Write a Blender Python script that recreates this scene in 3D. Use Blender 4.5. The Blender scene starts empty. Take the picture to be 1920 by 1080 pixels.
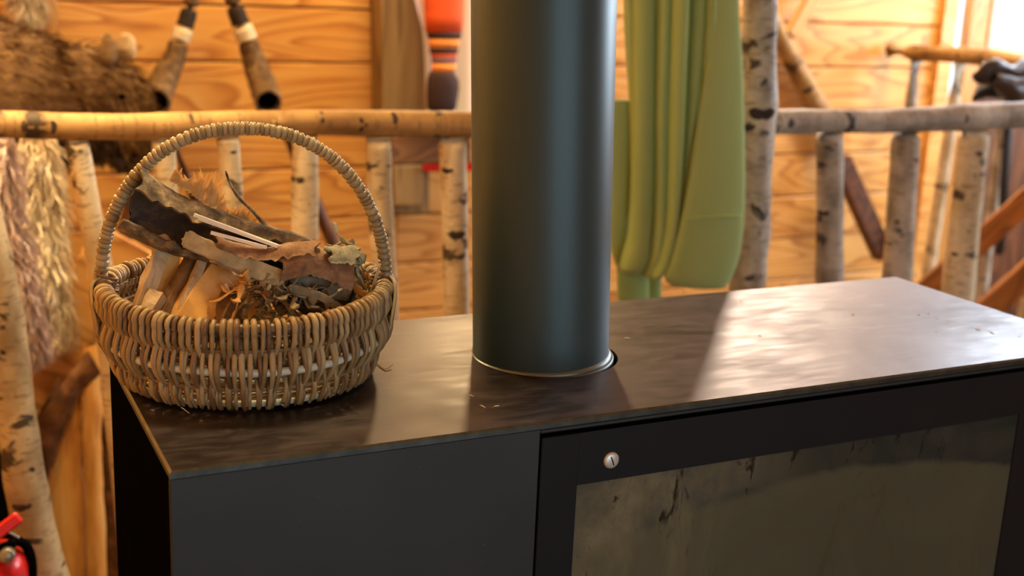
import bpy, bmesh, math, random
from mathutils import Vector, Matrix, noise
random.seed(7)
SC = bpy.context.scene
COL = SC.collection
# ------------------------------------------------------------------ camera (solved from the stove's vanishing points)
F = 2306.0
H = 0.42
RW = Matrix(((0.89834417, -0.07069431, 0.43356669), (-0.43714958, -0.24122696, 0.86643511), (0.04333595, -0.96789042, -0.24760882)))
CAM = Vector((-0.42743171 * H, -2.35376424 * H, 1 + H))
cd = bpy.data.cameras.new('camera'); cam = bpy.data.objects.new('camera', cd); COL.objects.link(cam)
cd.sensor_width = 36; cd.lens = F / 1920 * 36; cd.clip_start = 0.02; cd.clip_end = 200
m3 = Matrix((RW.col[0], -RW.col[1], -RW.col[2])).transposed()
cam.matrix_world = Matrix.Translation(CAM) @ m3.to_4x4()
cd.dof.use_dof = True; cd.dof.focus_distance = 1.235; cd.dof.aperture_fstop = 4.8
SC.camera = cam
SC.view_settings.view_transform = 'Standard'; SC.view_settings.look = 'None'
SC.view_settings.gamma = 1; SC.view_settings.exposure = 0.0; SC.view_settings.use_curve_mapping = False
SC.cycles.use_denoising = True
SC.cycles.max_bounces = 6; SC.cycles.sample_clamp_indirect = 4.0

# ------------------------------------------------------------------ daylight, lamps and added fills
wd = bpy.data.worlds.new('daylight'); SC.world = wd; wd.use_nodes = True
bg = wd.node_tree.nodes['Background']; bg.inputs[0].default_value = (0.80, 0.91, 1.0, 1); bg.inputs[1].default_value = 2.2

def area(name, loc, target, sx, sy, power, color, portal=False, spread=180):
    l = bpy.data.lights.new(name, 'AREA'); l.shape = 'RECTANGLE'; l.size = sx; l.size_y = sy; l.energy = power; l.color = color
    l.spread = math.radians(spread)
    o = bpy.data.objects.new(name, l); COL.objects.link(o); o.location = loc
    o.rotation_euler = (Vector(target) - Vector(loc)).to_track_quat('-Z', 'Y').to_euler()
    if portal: l.cycles.is_portal = True
    return o
WARM = (1.0, 0.72, 0.36)
area('lamp_over_wall', (1.22, 2.0, 1.80), (0.45, 0.2, 1.0), 0.09, 0.09, 9, WARM)
area('lamp_back_wall', (1.05, 1.85, 2.60), (0.9, 2.75, 1.15), 1.2, 0.25, 12.5, WARM, spread=95)
area('lamp_peach', (2.66, 2.60, 1.98), (1.1, 0.2, 1.0), 0.035, 0.035, 33, (1.0, 0.78, 0.60))
area('lamp_right_wall', (2.75, 1.95, 2.55), (2.7, 2.7, 0.8), 0.9, 0.25, 3.2, (1.0, 0.72, 0.42), spread=95)
area('lamp_left', (0.02, 1.18, 1.66), (0.12, 0.5, 1.0), 0.10, 0.10, 8, WARM)
area('slab_fill', (-0.05, 1.52, 2.3), (0.05, 1.68, 0.5), 0.15, 0.15, 9, WARM, spread=90)  # warm fill added to brighten the slab boards; no lamp known there
area('left_wall_fill', (0.35, 0.5, 2.6), (-0.43, 0.7, 1.3), 0.3, 0.3, 16, WARM, spread=100)  # added warm fill on the left wall, for the pipe's edge to reflect
area('right_corner_fill', (3.35, 1.75, 2.6), (3.95, 2.7, 0.9), 0.5, 0.3, 16, (1.0, 0.70, 0.36), spread=95)  # extra warm light added to lift the trim and side railing
area('window_light_right', (4.25, 2.66, 2.03), (0.9, 0.2, 0.9), 1.1, 0.9, 88, (0.72, 0.84, 1.0))
area('window_side_fill', (5.15, 1.1, 1.7), (1.5, 1.3, 1.0), 1.8, 1.2, 95, (0.78, 0.88, 1.0))  # cool boost added at the unseen side window for the balusters' right sides
area('camera_side_fill', (-1.8, -3.2, 2.2), (0.3, 0.4, 0.9), 1.6, 1.4, 85, (0.82, 0.95, 1.0))  # added cool fill from behind the camera, not at the doorway
area('rear_door_portal', (1.07, -4.0, 1.18), (1.07, 0, 1.18), 3.0, 2.3, 1, (1, 1, 1), True)

# ------------------------------------------------------------------ pixel -> point helpers (used once, to take real positions off the photograph)
def _d(x, y): return RW @ Vector((x - 960, y - 540, F))
def PY(x, y, Y):
    v = _d(x, y); return CAM + v * ((Y - CAM.y) / v.y)
def PZ(x, y, Z=1.0):
    v = _d(x, y); return CAM + v * ((Z - CAM.z) / v.z)
def PX(x, y, X):
    v = _d(x, y); return CAM + v * ((X - CAM.x) / v.x)

def lin(r, g, b):
    f = lambda c: (c / 255 / 12.92) if c / 255 <= .04045 else ((c / 255 + .055) / 1.055) ** 2.4
    return (f(r), f(g), f(b), 1)

# ------------------------------------------------------------------ materials
class NT:
    def __init__(s, name):
        s.m = bpy.data.materials.new(name); s.m.use_nodes = True
        s.t = s.m.node_tree; s.b = s.t.nodes['Principled BSDF']; s.out = s.t.nodes['Material Output']
    def n(s, kind, **kw):
        o = s.t.nodes.new(kind)
        for k, v in kw.items(): setattr(o, k, v)
        return o
    def l(s, a, b): s.t.links.new(a, b)
    def coords(s, scale=(1, 1, 1), kind='Object', rnd=True):
        c = s.n('ShaderNodeTexCoord'); mp = s.n('ShaderNodeMapping'); mp.inputs['Scale'].default_value = scale
        s.l(c.outputs[kind], mp.inputs['Vector'])
        if rnd:
            oi = s.n('ShaderNodeObjectInfo'); mu = s.n('ShaderNodeMath', operation='MULTIPLY'); mu.inputs[1].default_value = 37.0
            s.l(oi.outputs['Random'], mu.inputs[0]); cb = s.n('ShaderNodeCombineXYZ')
            for i in range(3): s.l(mu.outputs[0], cb.inputs[i])
            s.l(cb.outputs[0], mp.inputs['Location'])
        return mp.outputs['Vector']
    def noise(s, vec, scale, detail=4, rough=.55, dist=0.0):
        o = s.n('ShaderNodeTexNoise'); o.inputs['Scale'].default_value = scale; o.inputs['Detail'].default_value = detail
        o.inputs['Roughness'].default_value = rough; o.inputs['Distortion'].default_value = dist
        s.l(vec, o.inputs['Vector']); return o.outputs['Fac']
    def ramp(s, fac, stops, interp='LINEAR'):
        r = s.n('ShaderNodeValToRGB'); e = r.color_ramp.elements; r.color_ramp.interpolation = interp
        while len(e) < len(stops): e.new(.5)
        for i, (p, c) in enumerate(stops):
            e[i].position = p; e[i].color = c if len(c) == 4 else (*c, 1)
        s.l(fac, r.inputs[0]); return r.outputs[0]
    def math(s, op, a, b=None):
        o = s.n('ShaderNodeMath', operation=op)
        for i, v in enumerate((a, b)):
            if v is None: continue
            if hasattr(v, 'links'): s.l(v, o.inputs[i])
            else: o.inputs[i].default_value = v
        return o.outputs[0]
    def mix(s, fac, a, b, blend='MIX'):
        o = s.n('ShaderNodeMix', data_type='RGBA', blend_type=blend)
        for i, v in ((0, fac), (6, a), (7, b)):
            if hasattr(v, 'links'): s.l(v, o.inputs[i])
            else: o.inputs[i].default_value = v
        return o.outputs[2]
    def bump(s, h, strength=.3, dist=.002):
        o = s.n('ShaderNodeBump'); o.inputs['Strength'].default_value = strength; o.inputs['Distance'].default_value = dist
        s.l(h, o.inputs['Height']); s.l(o.outputs[0], s.b.inputs['Normal'])
    def set(s, color=None, rough=None, metal=None, spec=None):
        for k, v in (('Base Color', color), ('Roughness', rough), ('Metallic', metal), ('Specular IOR Level', spec)):
            if v is None: continue
            if hasattr(v, 'links'): s.l(v, s.b.inputs[k])
            else: s.b.inputs[k].default_value = v
        return s
BW = lambda v: (v, v, v, 1)

def mat_plain(name, color, rough=.5, metal=0, var=.15, scale=30, spec=.5, bump=0):
    t = NT(name); v = t.coords(); n = t.noise(v, scale)
    dk = tuple(c * (1 - var) for c in color[:3]) + (1,); lt = tuple(min(1, c * (1 + var)) for c in color[:3]) + (1,)
    t.set(t.ramp(n, [(.3, dk), (.7, lt)]), rough, metal, spec)
    if bump: t.bump(n, bump)
    return t.m

def mat_pine(name, light, mid, dark, axis='x', freq=7.0, contour=13, rough=.45):
    # cathedral grain: contour lines of a noise stretched along the board
    t = NT(name)
    sc = {'x': (1.0, 5, freq), 'z': (freq, 5, 1.0), 'y': (5, 1.0, freq)}[axis]
    v = t.coords(sc)
    base = t.noise(v, 1.0, 2, .45, .35)
    rings = t.math('FRACT', t.math('MULTIPLY', base, contour))
    grain = t.ramp(rings, [(0, light), (.55, mid), (.86, dark), (1.0, light)])
    fine = t.noise(t.coords(tuple(c * 9 for c in sc)), 3.0, 3)
    g2 = t.mix(t.ramp(fine, [(.35, BW(0)), (.75, BW(.45))]), grain, mid)
    big = t.noise(t.coords((.7, .7, .7)), 1.4, 2)
    col = t.mix(t.ramp(big, [(.35, BW(0)), (.7, BW(.35))]), g2, dark)
    t.set(col, rough); t.bump(rings, .12, .001)
    return t.m

PINE = mat_pine('warm pine planks', lin(236, 184, 100), lin(222, 160, 76), lin(172, 106, 42))
PINE_R = mat_pine('pale pine planks', lin(240, 192, 118), lin(228, 172, 92), lin(182, 122, 56), freq=6)
PINE_V = mat_pine('upright pine timber', lin(214, 164, 92), lin(196, 140, 68), lin(150, 98, 44), axis='z')
WEATHER = mat_pine('weathered timber', lin(168, 142, 94), lin(148, 120, 76), lin(112, 88, 54), axis='z', freq=17, contour=5, rough=.7)
WEATHER_H = mat_pine('weathered board', lin(150, 108, 66), lin(124, 86, 50), lin(92, 62, 36), axis='x', rough=.7)
STRINGER = mat_pine('stair timber', lin(200, 140, 78), lin(170, 112, 58), lin(120, 78, 42), axis='x', rough=.6)
DARKWOOD = mat_pine('dark brown timber', lin(120, 74, 40), lin(92, 54, 30), lin(58, 34, 20), axis='z', rough=.6)
FLOORM = mat_pine('floor boards', lin(110, 78, 52), lin(86, 60, 40), lin(60, 42, 30), axis='y', rough=.5)

def mat_birch(name, base=(226, 212, 178), shade=(176, 158, 122), warm=0.0):
    t = NT(name)
    u = t.coords((14, 60, 14), 'UV')
    l1 = t.noise(u, 2.2, 3, .6, .3)                         # thin horizontal lenticels
    lent = t.ramp(l1, [(.57, BW(0)), (.63, BW(1))])
    k = t.noise(t.coords((9, 13, 9), 'UV'), 1.3, 3, .6, .4)  # knots and scars
    knots = t.ramp(k, [(.60, BW(0)), (.65, BW(1))])
    body = t.noise(t.coords((10, 6, 10), 'UV'), 1.6, 5)
    c = t.ramp(body, [(.3, lin(*shade)), (.62, lin(*base))])
    c = t.mix(t.math('MULTIPLY', lent, .55), c, lin(110, 84, 56))
    c = t.mix(t.math('MULTIPLY', knots, .9), c, lin(46, 36, 28))
    t.set(c, .6, spec=.3); t.bump(t.math('ADD', knots, body), .5, .003)
    return t.m
BIRCH = mat_birch('birch bark')
BIRCH_RAIL = mat_birch('birch rail bark', (184, 148, 92), (126, 92, 52))
BIRCH_OLD = mat_birch('old birch bark', (194, 178, 144), (136, 118, 90))
BIRCH_GREY = mat_birch('grey birch bark', (196, 188, 172), (112, 104, 92))
KNOT = mat_plain('knot scar', lin(52, 40, 32), .8, var=.4, scale=60)
CUT = mat_plain('cut birch wood', lin(226, 178, 110), .6, var=.15)

# stove metals
t = NT('oiled steel top'); v = t.coords((1, 1, 1), rnd=False)
cloud = t.noise(v, 5.5, 6, .6, .6); sm = t.noise(t.coords((10, 34, 10), rnd=False), 2.2, 5, .6, .5)
speck = t.ramp(t.noise(v, 330, 2, .5), [(.775, BW(0)), (.80, BW(1))])
c = t.ramp(cloud, [(.28, lin(52, 46, 46)), (.5, lin(74, 67, 67)), (.72, lin(90, 82, 82))])
c = t.mix(t.ramp(sm, [(.42, BW(0)), (.72, BW(.6))]), c, lin(112, 104, 104))
c = t.mix(t.ramp(t.noise(v, 2.6, 5, .6, .8), [(.45, BW(0)), (.62, BW(.45))]), c, lin(44, 39, 40))
c = t.mix(t.math('MULTIPLY', speck, .6), c, lin(220, 210, 200))
r = t.ramp(t.math('ADD', t.math('MULTIPLY', cloud, .5), t.math('MULTIPLY', sm, .5)), [(.36, BW(.38)), (.64, BW(.58))])
t.set(c, r, .92); t.bump(t.noise(t.coords((18, 60, 10), rnd=False), 2.0, 6, .7, .5), .12, .001); STEEL_TOP = t.m
t = NT('grey stove enamel'); v = t.coords(rnd=False); n = t.noise(v, 9, 5)
sp = t.ramp(t.noise(v, 260, 2), [(.76, BW(0)), (.79, BW(1))])
c = t.mix(t.math('MULTIPLY', sp, .25), t.ramp(n, [(.3, lin(42, 49, 50)), (.7, lin(50, 57, 57))]), lin(170, 170, 165))
t.set(c, .46, .2); ENAMEL = t.m
t = NT('steel edge trim'); n = t.noise(t.coords(), 60, 3); t.set(t.ramp(n, [(.3, lin(70, 76, 74)), (.7, lin(94, 100, 96))]), .3, .7); EDGE = t.m
BLACK = mat_plain('black stove paint', lin(11, 13, 17), .55, .0, .12, 14, .3)
BLACKM = mat_plain('matt black', lin(10, 10, 10), .9, 0, .2, 14, .0)
t = NT('teal grey pipe paint'); v = t.coords((1, 1, .2), rnd=False); n = t.noise(v, 6, 4)
c = t.ramp(n, [(.3, lin(52, 72, 76)), (.7, lin(62, 82, 86))])
t.set(c, .38, .35); t.bump(t.noise(t.coords(rnd=False), 900, 2), .06, .0005); PIPE = t.m
COLLAR = mat_plain('pipe collar', lin(104, 112, 110), .35, .6, .08, 40)
SCREWM = mat_plain('bright screw steel', lin(222, 226, 220), .38, .55, .08, 200)
# sooty glass, its mottling brightened to take in the room's reflection
t = NT('sooty stove glass'); v = t.coords((1, 1, 1), rnd=False)
a = t.noise(v, 6.0, 7, .62, .8); b = t.noise(t.coords((20, 1, 5), rnd=False), 1.7, 5, .6, .6)
drip = t.noise(t.coords((9, 1, 3.0), rnd=False), 2.4, 6, .7, 1.4)
c = t.ramp(a, [(.32, lin(40, 48, 48)), (.48, lin(72, 78, 70)), (.64, lin(126, 124, 98))])
c = t.mix(t.ramp(b, [(.45, BW(0)), (.75, BW(.5))]), c, lin(84, 84, 78))
c = t.mix(t.ramp(drip, [(.60, BW(0)), (.66, BW(.75))]), c, lin(30, 26, 22))
sx = t.n('ShaderNodeTexCoord'); sep = t.n('ShaderNodeSeparateXYZ'); t.l(sx.outputs['Object'], sep.inputs[0])
edge = t.math('SUBTRACT', sep.outputs[2], t.math('MULTIPLY', t.math('SUBTRACT', sep.outputs[0], .63), -.05))
# darker, bluer tone over the right half of the pane
rt = t.ramp(t.math('ADD', sep.outputs[0], t.math('MULTIPLY', a, .25)), [(.66, BW(0)), (.86, BW(.85))])
c = t.mix(rt, c, lin(36, 44, 44))
lt = t.ramp(t.math('ADD', sep.outputs[0], t.math('MULTIPLY', a, .2)), [(.48, BW(.45)), (.70, BW(0))])
c = t.mix(lt, c, lin(106, 104, 86))
c = t.mix(t.ramp(drip, [(.58, BW(0)), (.63, BW(.8))]), c, lin(34, 28, 22))
# lighter tone along the bottom, with an arched upper border
xx = t.math('SUBTRACT', sep.outputs[0], .74)
arch = t.math('SUBTRACT', t.math('ADD', t.math('SUBTRACT', .878, t.math('MULTIPLY', t.math('MULTIPLY', xx, xx), .43)), t.math('MULTIPLY', a, .03)), sep.outputs[2])
c = t.mix(t.ramp(arch, [(0.0, BW(0)), (.008, BW(.5))]), c, lin(104, 104, 80))
t.set(c, .22, 0, .3); GLASS_SOOT = t.m
t = NT('clear glass'); t.set((1, 1, 1, 1), 0.02); t.b.inputs['Transmission Weight'].default_value = 1.0; t.b.inputs['IOR'].default_value = 1.02; CLEAR = t.m

# willow
def mat_willow(name, a, b, c_, rough=.42):
    t = NT(name); n = t.noise(t.coords((40, 40, 40)), 1.2, 4)
    oi = t.n('ShaderNodeObjectInfo')
    c = t.ramp(t.math('ADD', t.math('MULTIPLY', n, .55), t.math('MULTIPLY', oi.outputs['Random'], .45)), [(.2, a), (.5, b), (.8, c_)])
    t.set(c, rough, spec=.5); t.bump(t.noise(t.coords((200, 200, 200)), 2, 3), .15, .0006)
    return t.m
WILLOW = mat_willow('brown willow', lin(128, 106, 70), lin(158, 136, 94), lin(184, 166, 124))
WILLOW_H = mat_willow('olive willow', lin(128, 112, 78), lin(152, 138, 102), lin(172, 158, 120), .36)
WILLOW_D = mat_willow('dark willow', lin(96, 74, 50), lin(124, 98, 66), lin(146, 120, 84))
PALE_HOOP = mat_willow('pale hoop wood', lin(164, 176, 166), lin(188, 198, 186), lin(206, 212, 198))

def mat_rough(name, cols, scale=25, rough=.8, bump=.6, stretch=(1, 1, 1), dist=.3):
    t = NT(name); v = t.coords(stretch); n = t.noise(v, scale, 7, .65, dist)
    t.set(t.ramp(n, [(.28 + .44 * i / (len(cols) - 1), lin(*c)) for i, c in enumerate(cols)]), rough, spec=.3)
    t.bump(n, bump, .003); return t.m
BARK_D = mat_rough('dark bark', [(36, 30, 26), (78, 66, 50), (120, 104, 78), (176, 156, 118)], 60)
BARK_B = mat_rough('brown birch bark', [(84, 58, 40), (122, 90, 64), (150, 120, 90), (178, 160, 130)], 40)
BARK_G = mat_rough('grey bark', [(92, 88, 76), (128, 122, 104), (160, 152, 128)], 45)
LICHEN = mat_rough('lichen', [(120, 122, 104), (158, 156, 130), (96, 104, 84)], 90)
INNER = mat_rough('bark inside', [(40, 40, 44), (64, 60, 58), (124, 106, 74)], 22, bump=.3)
SPLIT_P = mat_rough('pale split wood', [(150, 130, 100), (196, 178, 146), (220, 206, 176)], 30, stretch=(1, 1, 1))
SPLIT_O = mat_rough('fresh split wood', [(232, 170, 88), (248, 196, 112), (255, 216, 142)], 14, .6, .25)
SPLIT_B = mat_rough('brown stick', [(98, 76, 50), (134, 106, 72), (164, 134, 94)], 40)
STRIP = mat_rough('bark strip', [(140, 130, 98), (170, 160, 126), (194, 184, 150)], 60, .7, .3)
MATCH = mat_plain('white wood splints', lin(244, 234, 212), .55, var=.05, scale=80)
FIBRE = mat_rough('fibrous bark shreds', [(196, 150, 84), (226, 186, 118), (240, 212, 156)], 60, .7, .2)
_t = FIBRE.node_tree; _a = _t.nodes.new('ShaderNodeBsdfTranslucent'); _a.inputs[0].default_value = lin(255, 226, 160); _m = _t.nodes.new('ShaderNodeMixShader'); _m.inputs[0].default_value = .4
_o = _t.nodes['Material Output']; _t.links.new(_t.nodes['Principled BSDF'].outputs[0], _m.inputs[1]); _t.links.new(_a.outputs[0], _m.inputs[2]); _t.links.new(_m.outputs[0], _o.inputs[0])
SLAB_IN = mat_rough('debarked slab wood', [(184, 116, 52), (240, 182, 98), (254, 214, 136)], 3.4, .6, .4, (5, 1, 1))
SLAB_BARK = mat_rough('slab bark', [(66, 42, 24), (100, 66, 38), (140, 98, 58)], 26)
FUR_B = mat_rough('brown fur', [(78, 56, 34), (112, 84, 52), (142, 110, 70)], 26, .9, .5, (1, 1, 3))
FUR_D = mat_rough('dark fur', [(42, 32, 26), (62, 48, 36), (84, 66, 48)], 30, .9)
FUR_L = mat_rough('tan lit fur', [(150, 122, 84), (184, 154, 110), (204, 178, 132)], 40, .9)  # tan also carries the light on the head's front
FUR_W = mat_rough('cream fleece', [(214, 192, 156), (228, 212, 178), (238, 226, 200)], 24, .95, .5)
FUR_P = mat_rough('greyish pink fleece', [(196, 174, 162), (210, 190, 178), (220, 204, 194)], 24, .95, .5)
t = NT('green felt'); n = t.noise(t.coords(), 240, 4); b = t.noise(t.coords((1, 1, .3)), 8, 3)
c = t.mix(t.ramp(b, [(.3, BW(0)), (.8, BW(.5))]), lin(150, 172, 104), lin(170, 188, 124)); t.set(c, .95, spec=.1)
t.b.inputs['Sheen Weight'].default_value = .3; t.bump(n, .3, .001); FELT = t.m
FELT_SEAM = mat_plain('seam thread', lin(176, 196, 118), .9)
RED = mat_plain('red extinguisher paint', lin(196, 26, 20), .25, 0, .06)
ORANGE_CL = mat_plain('orange cloth', lin(236, 92, 30), .8, 0, .1, 12)
BAND_O = mat_plain('amber knit band', lin(240, 150, 70), .9)
BAND_P = mat_plain('mauve knit band', lin(120, 90, 100), .9)
BAND_R = mat_plain('rust knit band', lin(216, 96, 50), .9)
DARKCL = mat_plain('dark brown cloth', lin(58, 36, 34), .85, 0, .15, 14)
WHITECL = mat_plain('white sheet', lin(246, 236, 220), .8, 0, .04, 5)
LEATHER = mat_plain('dark leather', lin(44, 30, 26), .38, 0, .5, 14)
LEATHER_B = mat_plain('black leather', lin(16, 14, 15), .4, 0, .3, 14)
HORN_D = mat_plain('blackened bark wrap', lin(44, 30, 16), .8, 0, .3, 30)
HORN_B = mat_rough('brown bark wrap', [(70, 50, 30), (108, 82, 50), (150, 120, 78)], 34)
HORN_W = mat_rough('white birch wrap', [(190, 164, 118), (226, 206, 166), (236, 222, 190)], 34)

# ------------------------------------------------------------------ object helpers
def mesh_obj(name, verts, faces, mat, parent=None, smooth=False, uvs=None, mats=None, fmat=None, origin=None):
    me = bpy.data.meshes.new(name)
    pw = Vector((0, 0, 0))
    if parent is not None: pw = WORLD.get(parent.name, Vector((0, 0, 0)))
    org = Vector(origin) if origin is not None else Vector((0, 0, 0))
    if origin is None and parent is None and len(verts):
        xs = [v[0] for v in verts]; ys = [v[1] for v in verts]; zs = [v[2] for v in verts]
        org = Vector(((min(xs) + max(xs)) / 2, (min(ys) + max(ys)) / 2, min(zs)))
    if origin is None and parent is not None: org = pw
    me.from_pydata([tuple(Vector(v) - org) for v in verts], [], faces)
    for m in (mats or [mat]): me.materials.append(m)
    if uvs:
        ul = me.uv_layers.new(name='UVMap')
        for p in me.polygons:
            for li, vi in zip(p.loop_indices, p.vertices): ul.data[li].uv = uvs[vi]
    if smooth:
        me.polygons.foreach_set('use_smooth', [True] * len(me.polygons))
    if fmat: me.polygons.foreach_set('material_index', fmat)
    me.update()
    o = bpy.data.objects.new(name, me); COL.objects.link(o)
    o.location = org - pw
    if parent is not None: o.parent = parent
    WORLD[o.name] = org
    return o
WORLD = {}
def thing(name, label, cat, loc, group=None):
    o = bpy.data.objects.new(name, None); COL.objects.link(o); o.location = loc; o.empty_display_size = .05
    o['label'] = label; o['category'] = cat
    if group: o['group'] = group
    WORLD[o.name] = Vector(loc); return o
def tag(o, label, cat, group=None):
    o['label'] = label; o['category'] = cat
    if group: o['group'] = group
    return o
def struct(o): o['kind'] = 'structure'; return o

def box_geo(x0, x1, y0, y1, z0, z1, b=0.0):
    bm = bmesh.new(); bmesh.ops.create_cube(bm, size=1)
    for v in bm.verts:
        v.co = Vector((x0 + (v.co.x + .5) * (x1 - x0), y0 + (v.co.y + .5) * (y1 - y0), z0 + (v.co.z + .5) * (z1 - z0)))
    if b: bmesh.ops.bevel(bm, geom=bm.edges[:], offset=b, segments=1, affect='EDGES')
    vs = [v.co.copy() for v in bm.verts]; fs = [[v.index for v in f.verts] for f in bm.faces]
    bm.free(); return vs, fs
def box(name, x0, x1, y0, y1, z0, z1, mat, parent=None, b=0.002, rot=None, origin=None):
    vs, fs = box_geo(x0, x1, y0, y1, z0, z1, b)
    if origin is None: origin = ((x0 + x1) / 2, (y0 + y1) / 2, (z0 + z1) / 2)
    return mesh_obj(name, vs, fs, mat, parent, origin=origin)
def frame_at(p, t, up=Vector((0, 0, 1))):
    t = t.normalized()
    if abs(t.dot(up)) > .98: up = Vector((0, 1, 0))
    a = t.cross(up).normalized(); b = a.cross(t).normalized(); return a, b
def tube_geo(path, rad, sides=10, cap=True, jit=0, seed=0, flat=1.0, up=None):
    P = [Vector(p) for p in path]; n = len(P); vs = []; fs = []; uv = []; L = 0
    a = b = None
    for i, p in enumerate(P):
        tdir = (P[min(i + 1, n - 1)] - P[max(i - 1, 0)])
        if a is None: a, b = frame_at(p, tdir, up or Vector((0, 0, 1)))
        else:
            t_ = tdir.normalized(); a = (a - t_ * a.dot(t_)).normalized(); b = a.cross(t_) * -1
            b = t_.cross(a) * (1 if t_.cross(a).dot(b) > 0 else -1)
        if i: L += (P[i] - P[i - 1]).length
        r = rad[i] if hasattr(rad, '__len__') else rad
        for k in range(sides):
            th = 2 * math.pi * k / sides
            rr = r
            if jit: rr *= 1 + jit * noise.noise(Vector((math.cos(th) * 1.3 + seed, math.sin(th) * 1.3, L * 14)))
            vs.append(p + a * math.cos(th) * rr + b * math.sin(th) * rr * flat)
            uv.append((abs(k / sides - .5) * 2 * math.pi * r, L))
    for i in range(n - 1):
        for k in range(sides):
            k2 = (k + 1) % sides
            fs.append([i * sides + k, i * sides + k2, (i + 1) * sides + k2, (i + 1) * sides + k])
    if cap:
        fs.append(list(range(sides))[::-1]); fs.append([(n - 1) * sides + k for k in range(sides)])
    return vs, fs, uv
def smooth_path(pts, m=6):
    P = [Vector(p) for p in pts]; out = []
    for i in range(len(P) - 1):
        p0 = P[max(i - 1, 0)]; p1 = P[i]; p2 = P[i + 1]; p3 = P[min(i + 2, len(P) - 1)]
        for k in range(m):
            s = k / m
            out.append(.5 * ((2 * p1) + (p2 - p0) * s + (2 * p0 - 5 * p1 + 4 * p2 - p3) * s * s + (3 * p1 - p0 - 3 * p2 + p3) * s ** 3))
    out.append(P[-1]); return out
def interp(a, b, n): return [a + (b - a) * i / (n - 1) for i in range(n)]
def tube(name, path, rad, mat, parent=None, sides=10, jit=0, seed=0, flat=1.0, up=None):
    vs, fs, uv = tube_geo(path, rad, sides, True, jit, seed, flat, up)
    o = mesh_obj(name, vs, fs, mat, parent, smooth=False, uvs=uv)
    me = o.data; n = len(me.polygons); me.polygons.foreach_set('use_smooth', [True] * (n - 2) + [False] * 2)
    return o
def board(name, p0, p1, w, th, mat, parent=None, normal=Vector((0, -1, 0)), b=.003, taper=1.0):
    """a straight board from p0 to p1; w = width across, th = thickness along the normal"""
    p0 = Vector(p0); p1 = Vector(p1); L = (p1 - p0).length; ax = (p1 - p0).normalized()
    nn = (normal - ax * normal.dot(ax)).normalized(); side = nn.cross(ax)
    vs, fs = box_geo(-L / 2, L / 2, -th / 2, th / 2, -w / 2, w / 2, b)
    for v in vs:
        if v.x > 0: v.z *= taper
    me = bpy.data.meshes.new(name); me.from_pydata([tuple(v) for v in vs], [], fs); me.materials.append(mat)
    o = bpy.data.objects.new(name, me); COL.objects.link(o)
    M = Matrix((ax, -nn, ax.cross(-nn))).transposed().to_4x4()
    pw = WORLD.get(parent.name, Vector()) if parent is not None else Vector()
    o.matrix_local = Matrix.Translation((p0 + p1) / 2 - pw) @ M
    if parent is not None: o.parent = parent
    WORLD[o.name] = (p0 + p1) / 2
    return o
def lathe_geo(c, prof, sides=32, axis=Vector((0, 0, 1))):
    c = Vector(c); a, b = frame_at(c, axis, Vector((0, 1, 0))); axis = axis.normalized()
    vs = []; fs = []
    for (r, z) in prof:
        for k in range(sides):
            th = 2 * math.pi * k / sides
            vs.append(c + axis * z + a * math.cos(th) * r + b * math.sin(th) * r)
    for i in range(len(prof) - 1):
        for k in range(sides):
            k2 = (k + 1) % sides; fs.append([i * sides + k, i * sides + k2, (i + 1) * sides + k2, (i + 1) * sides + k])
    return vs, fs
def lathe(name, c, prof, mat, parent=None, sides=32, axis=Vector((0, 0, 1)), smooth=True):
    vs, fs = lathe_geo(c, prof, sides, axis); return mesh_obj(name, vs, fs, mat, parent, smooth=smooth)
def join(parts):
    V = []; Fa = []; U = []
    for p in parts:
        o = len(V); V += p[0]; Fa += [[i + o for i in f] for f in p[1]]
        if len(p) > 2: U += p[2]
    return V, Fa, (U if len(U) == len(V) else None)

# ================================================================== THE ROOM
YW = 2.75
back = struct(box('wall_back', -.40, 3.60, YW + .025, YW + .055, 0, 2.9, DARKWOOD, None, 0))
rows = [0.005] + [1.126 - .165 * k for k in range(6, -1, -1)] + [1.126 + .165 * k for k in range(1, 11)]
def planks(parent, xs, zs, y, mat):
    for i in range(len(zs) - 1):
        for j in range(len(xs) - 1):
            off = random.uniform(-.002, .002)
            box('plank', xs[j] + .001, xs[j + 1] - .001, y + off, y + .024 + off, zs[i] + .003, zs[i + 1] - .003, mat, parent, .004)
planks(back, [-.38, 1.255], rows, YW, PINE)
planks(back, [1.255, 2.42, 3.60], rows, YW, PINE_R)
wr = struct(box('wall_back_right', 3.70, 5.2, YW + .025, YW + .055, 0, 1.18, DARKWOOD, None, 0)); wr.name = 'wall_back_under_window'
planks(wr, [3.70, 5.2], [0.03, .195, .36, .52, .685, .85, 1.015, 1.18], YW, PINE_R)
struct(box('floor', -.45, 5.25, -4.0, 2.85, -.05, 0.0, BLACKM, None, 0))
fl = bpy.data.objects['floor']
for k in range(19): box('floorboard', -.44 + .3 * k + .002, -.44 + .3 * (k + 1) - .002, -4.0, 2.75, -.0005, .012, FLOORM, fl, .002)
wl = struct(box('wall_left', -.46, -.43, -4.0, 2.80, 0, 2.9, DARKWOOD, None, 0))
for i in range(len(rows) - 1): box('plank', -.43, -.405, -4.0, YW - .002, rows[i] + .003, rows[i + 1] - .003, PINE, wl, .004)
ce = struct(box('ceiling', -.46, 5.3, -4.0, 2.85, 2.9, 2.95, DARKWOOD, None, 0))
for k in range(28): box('plank', -.44, 5.2, -4.0 + k * .243, -4.0 + k * .243 + .236, 2.875, 2.9, PINE_R, ce, .004)
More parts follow.
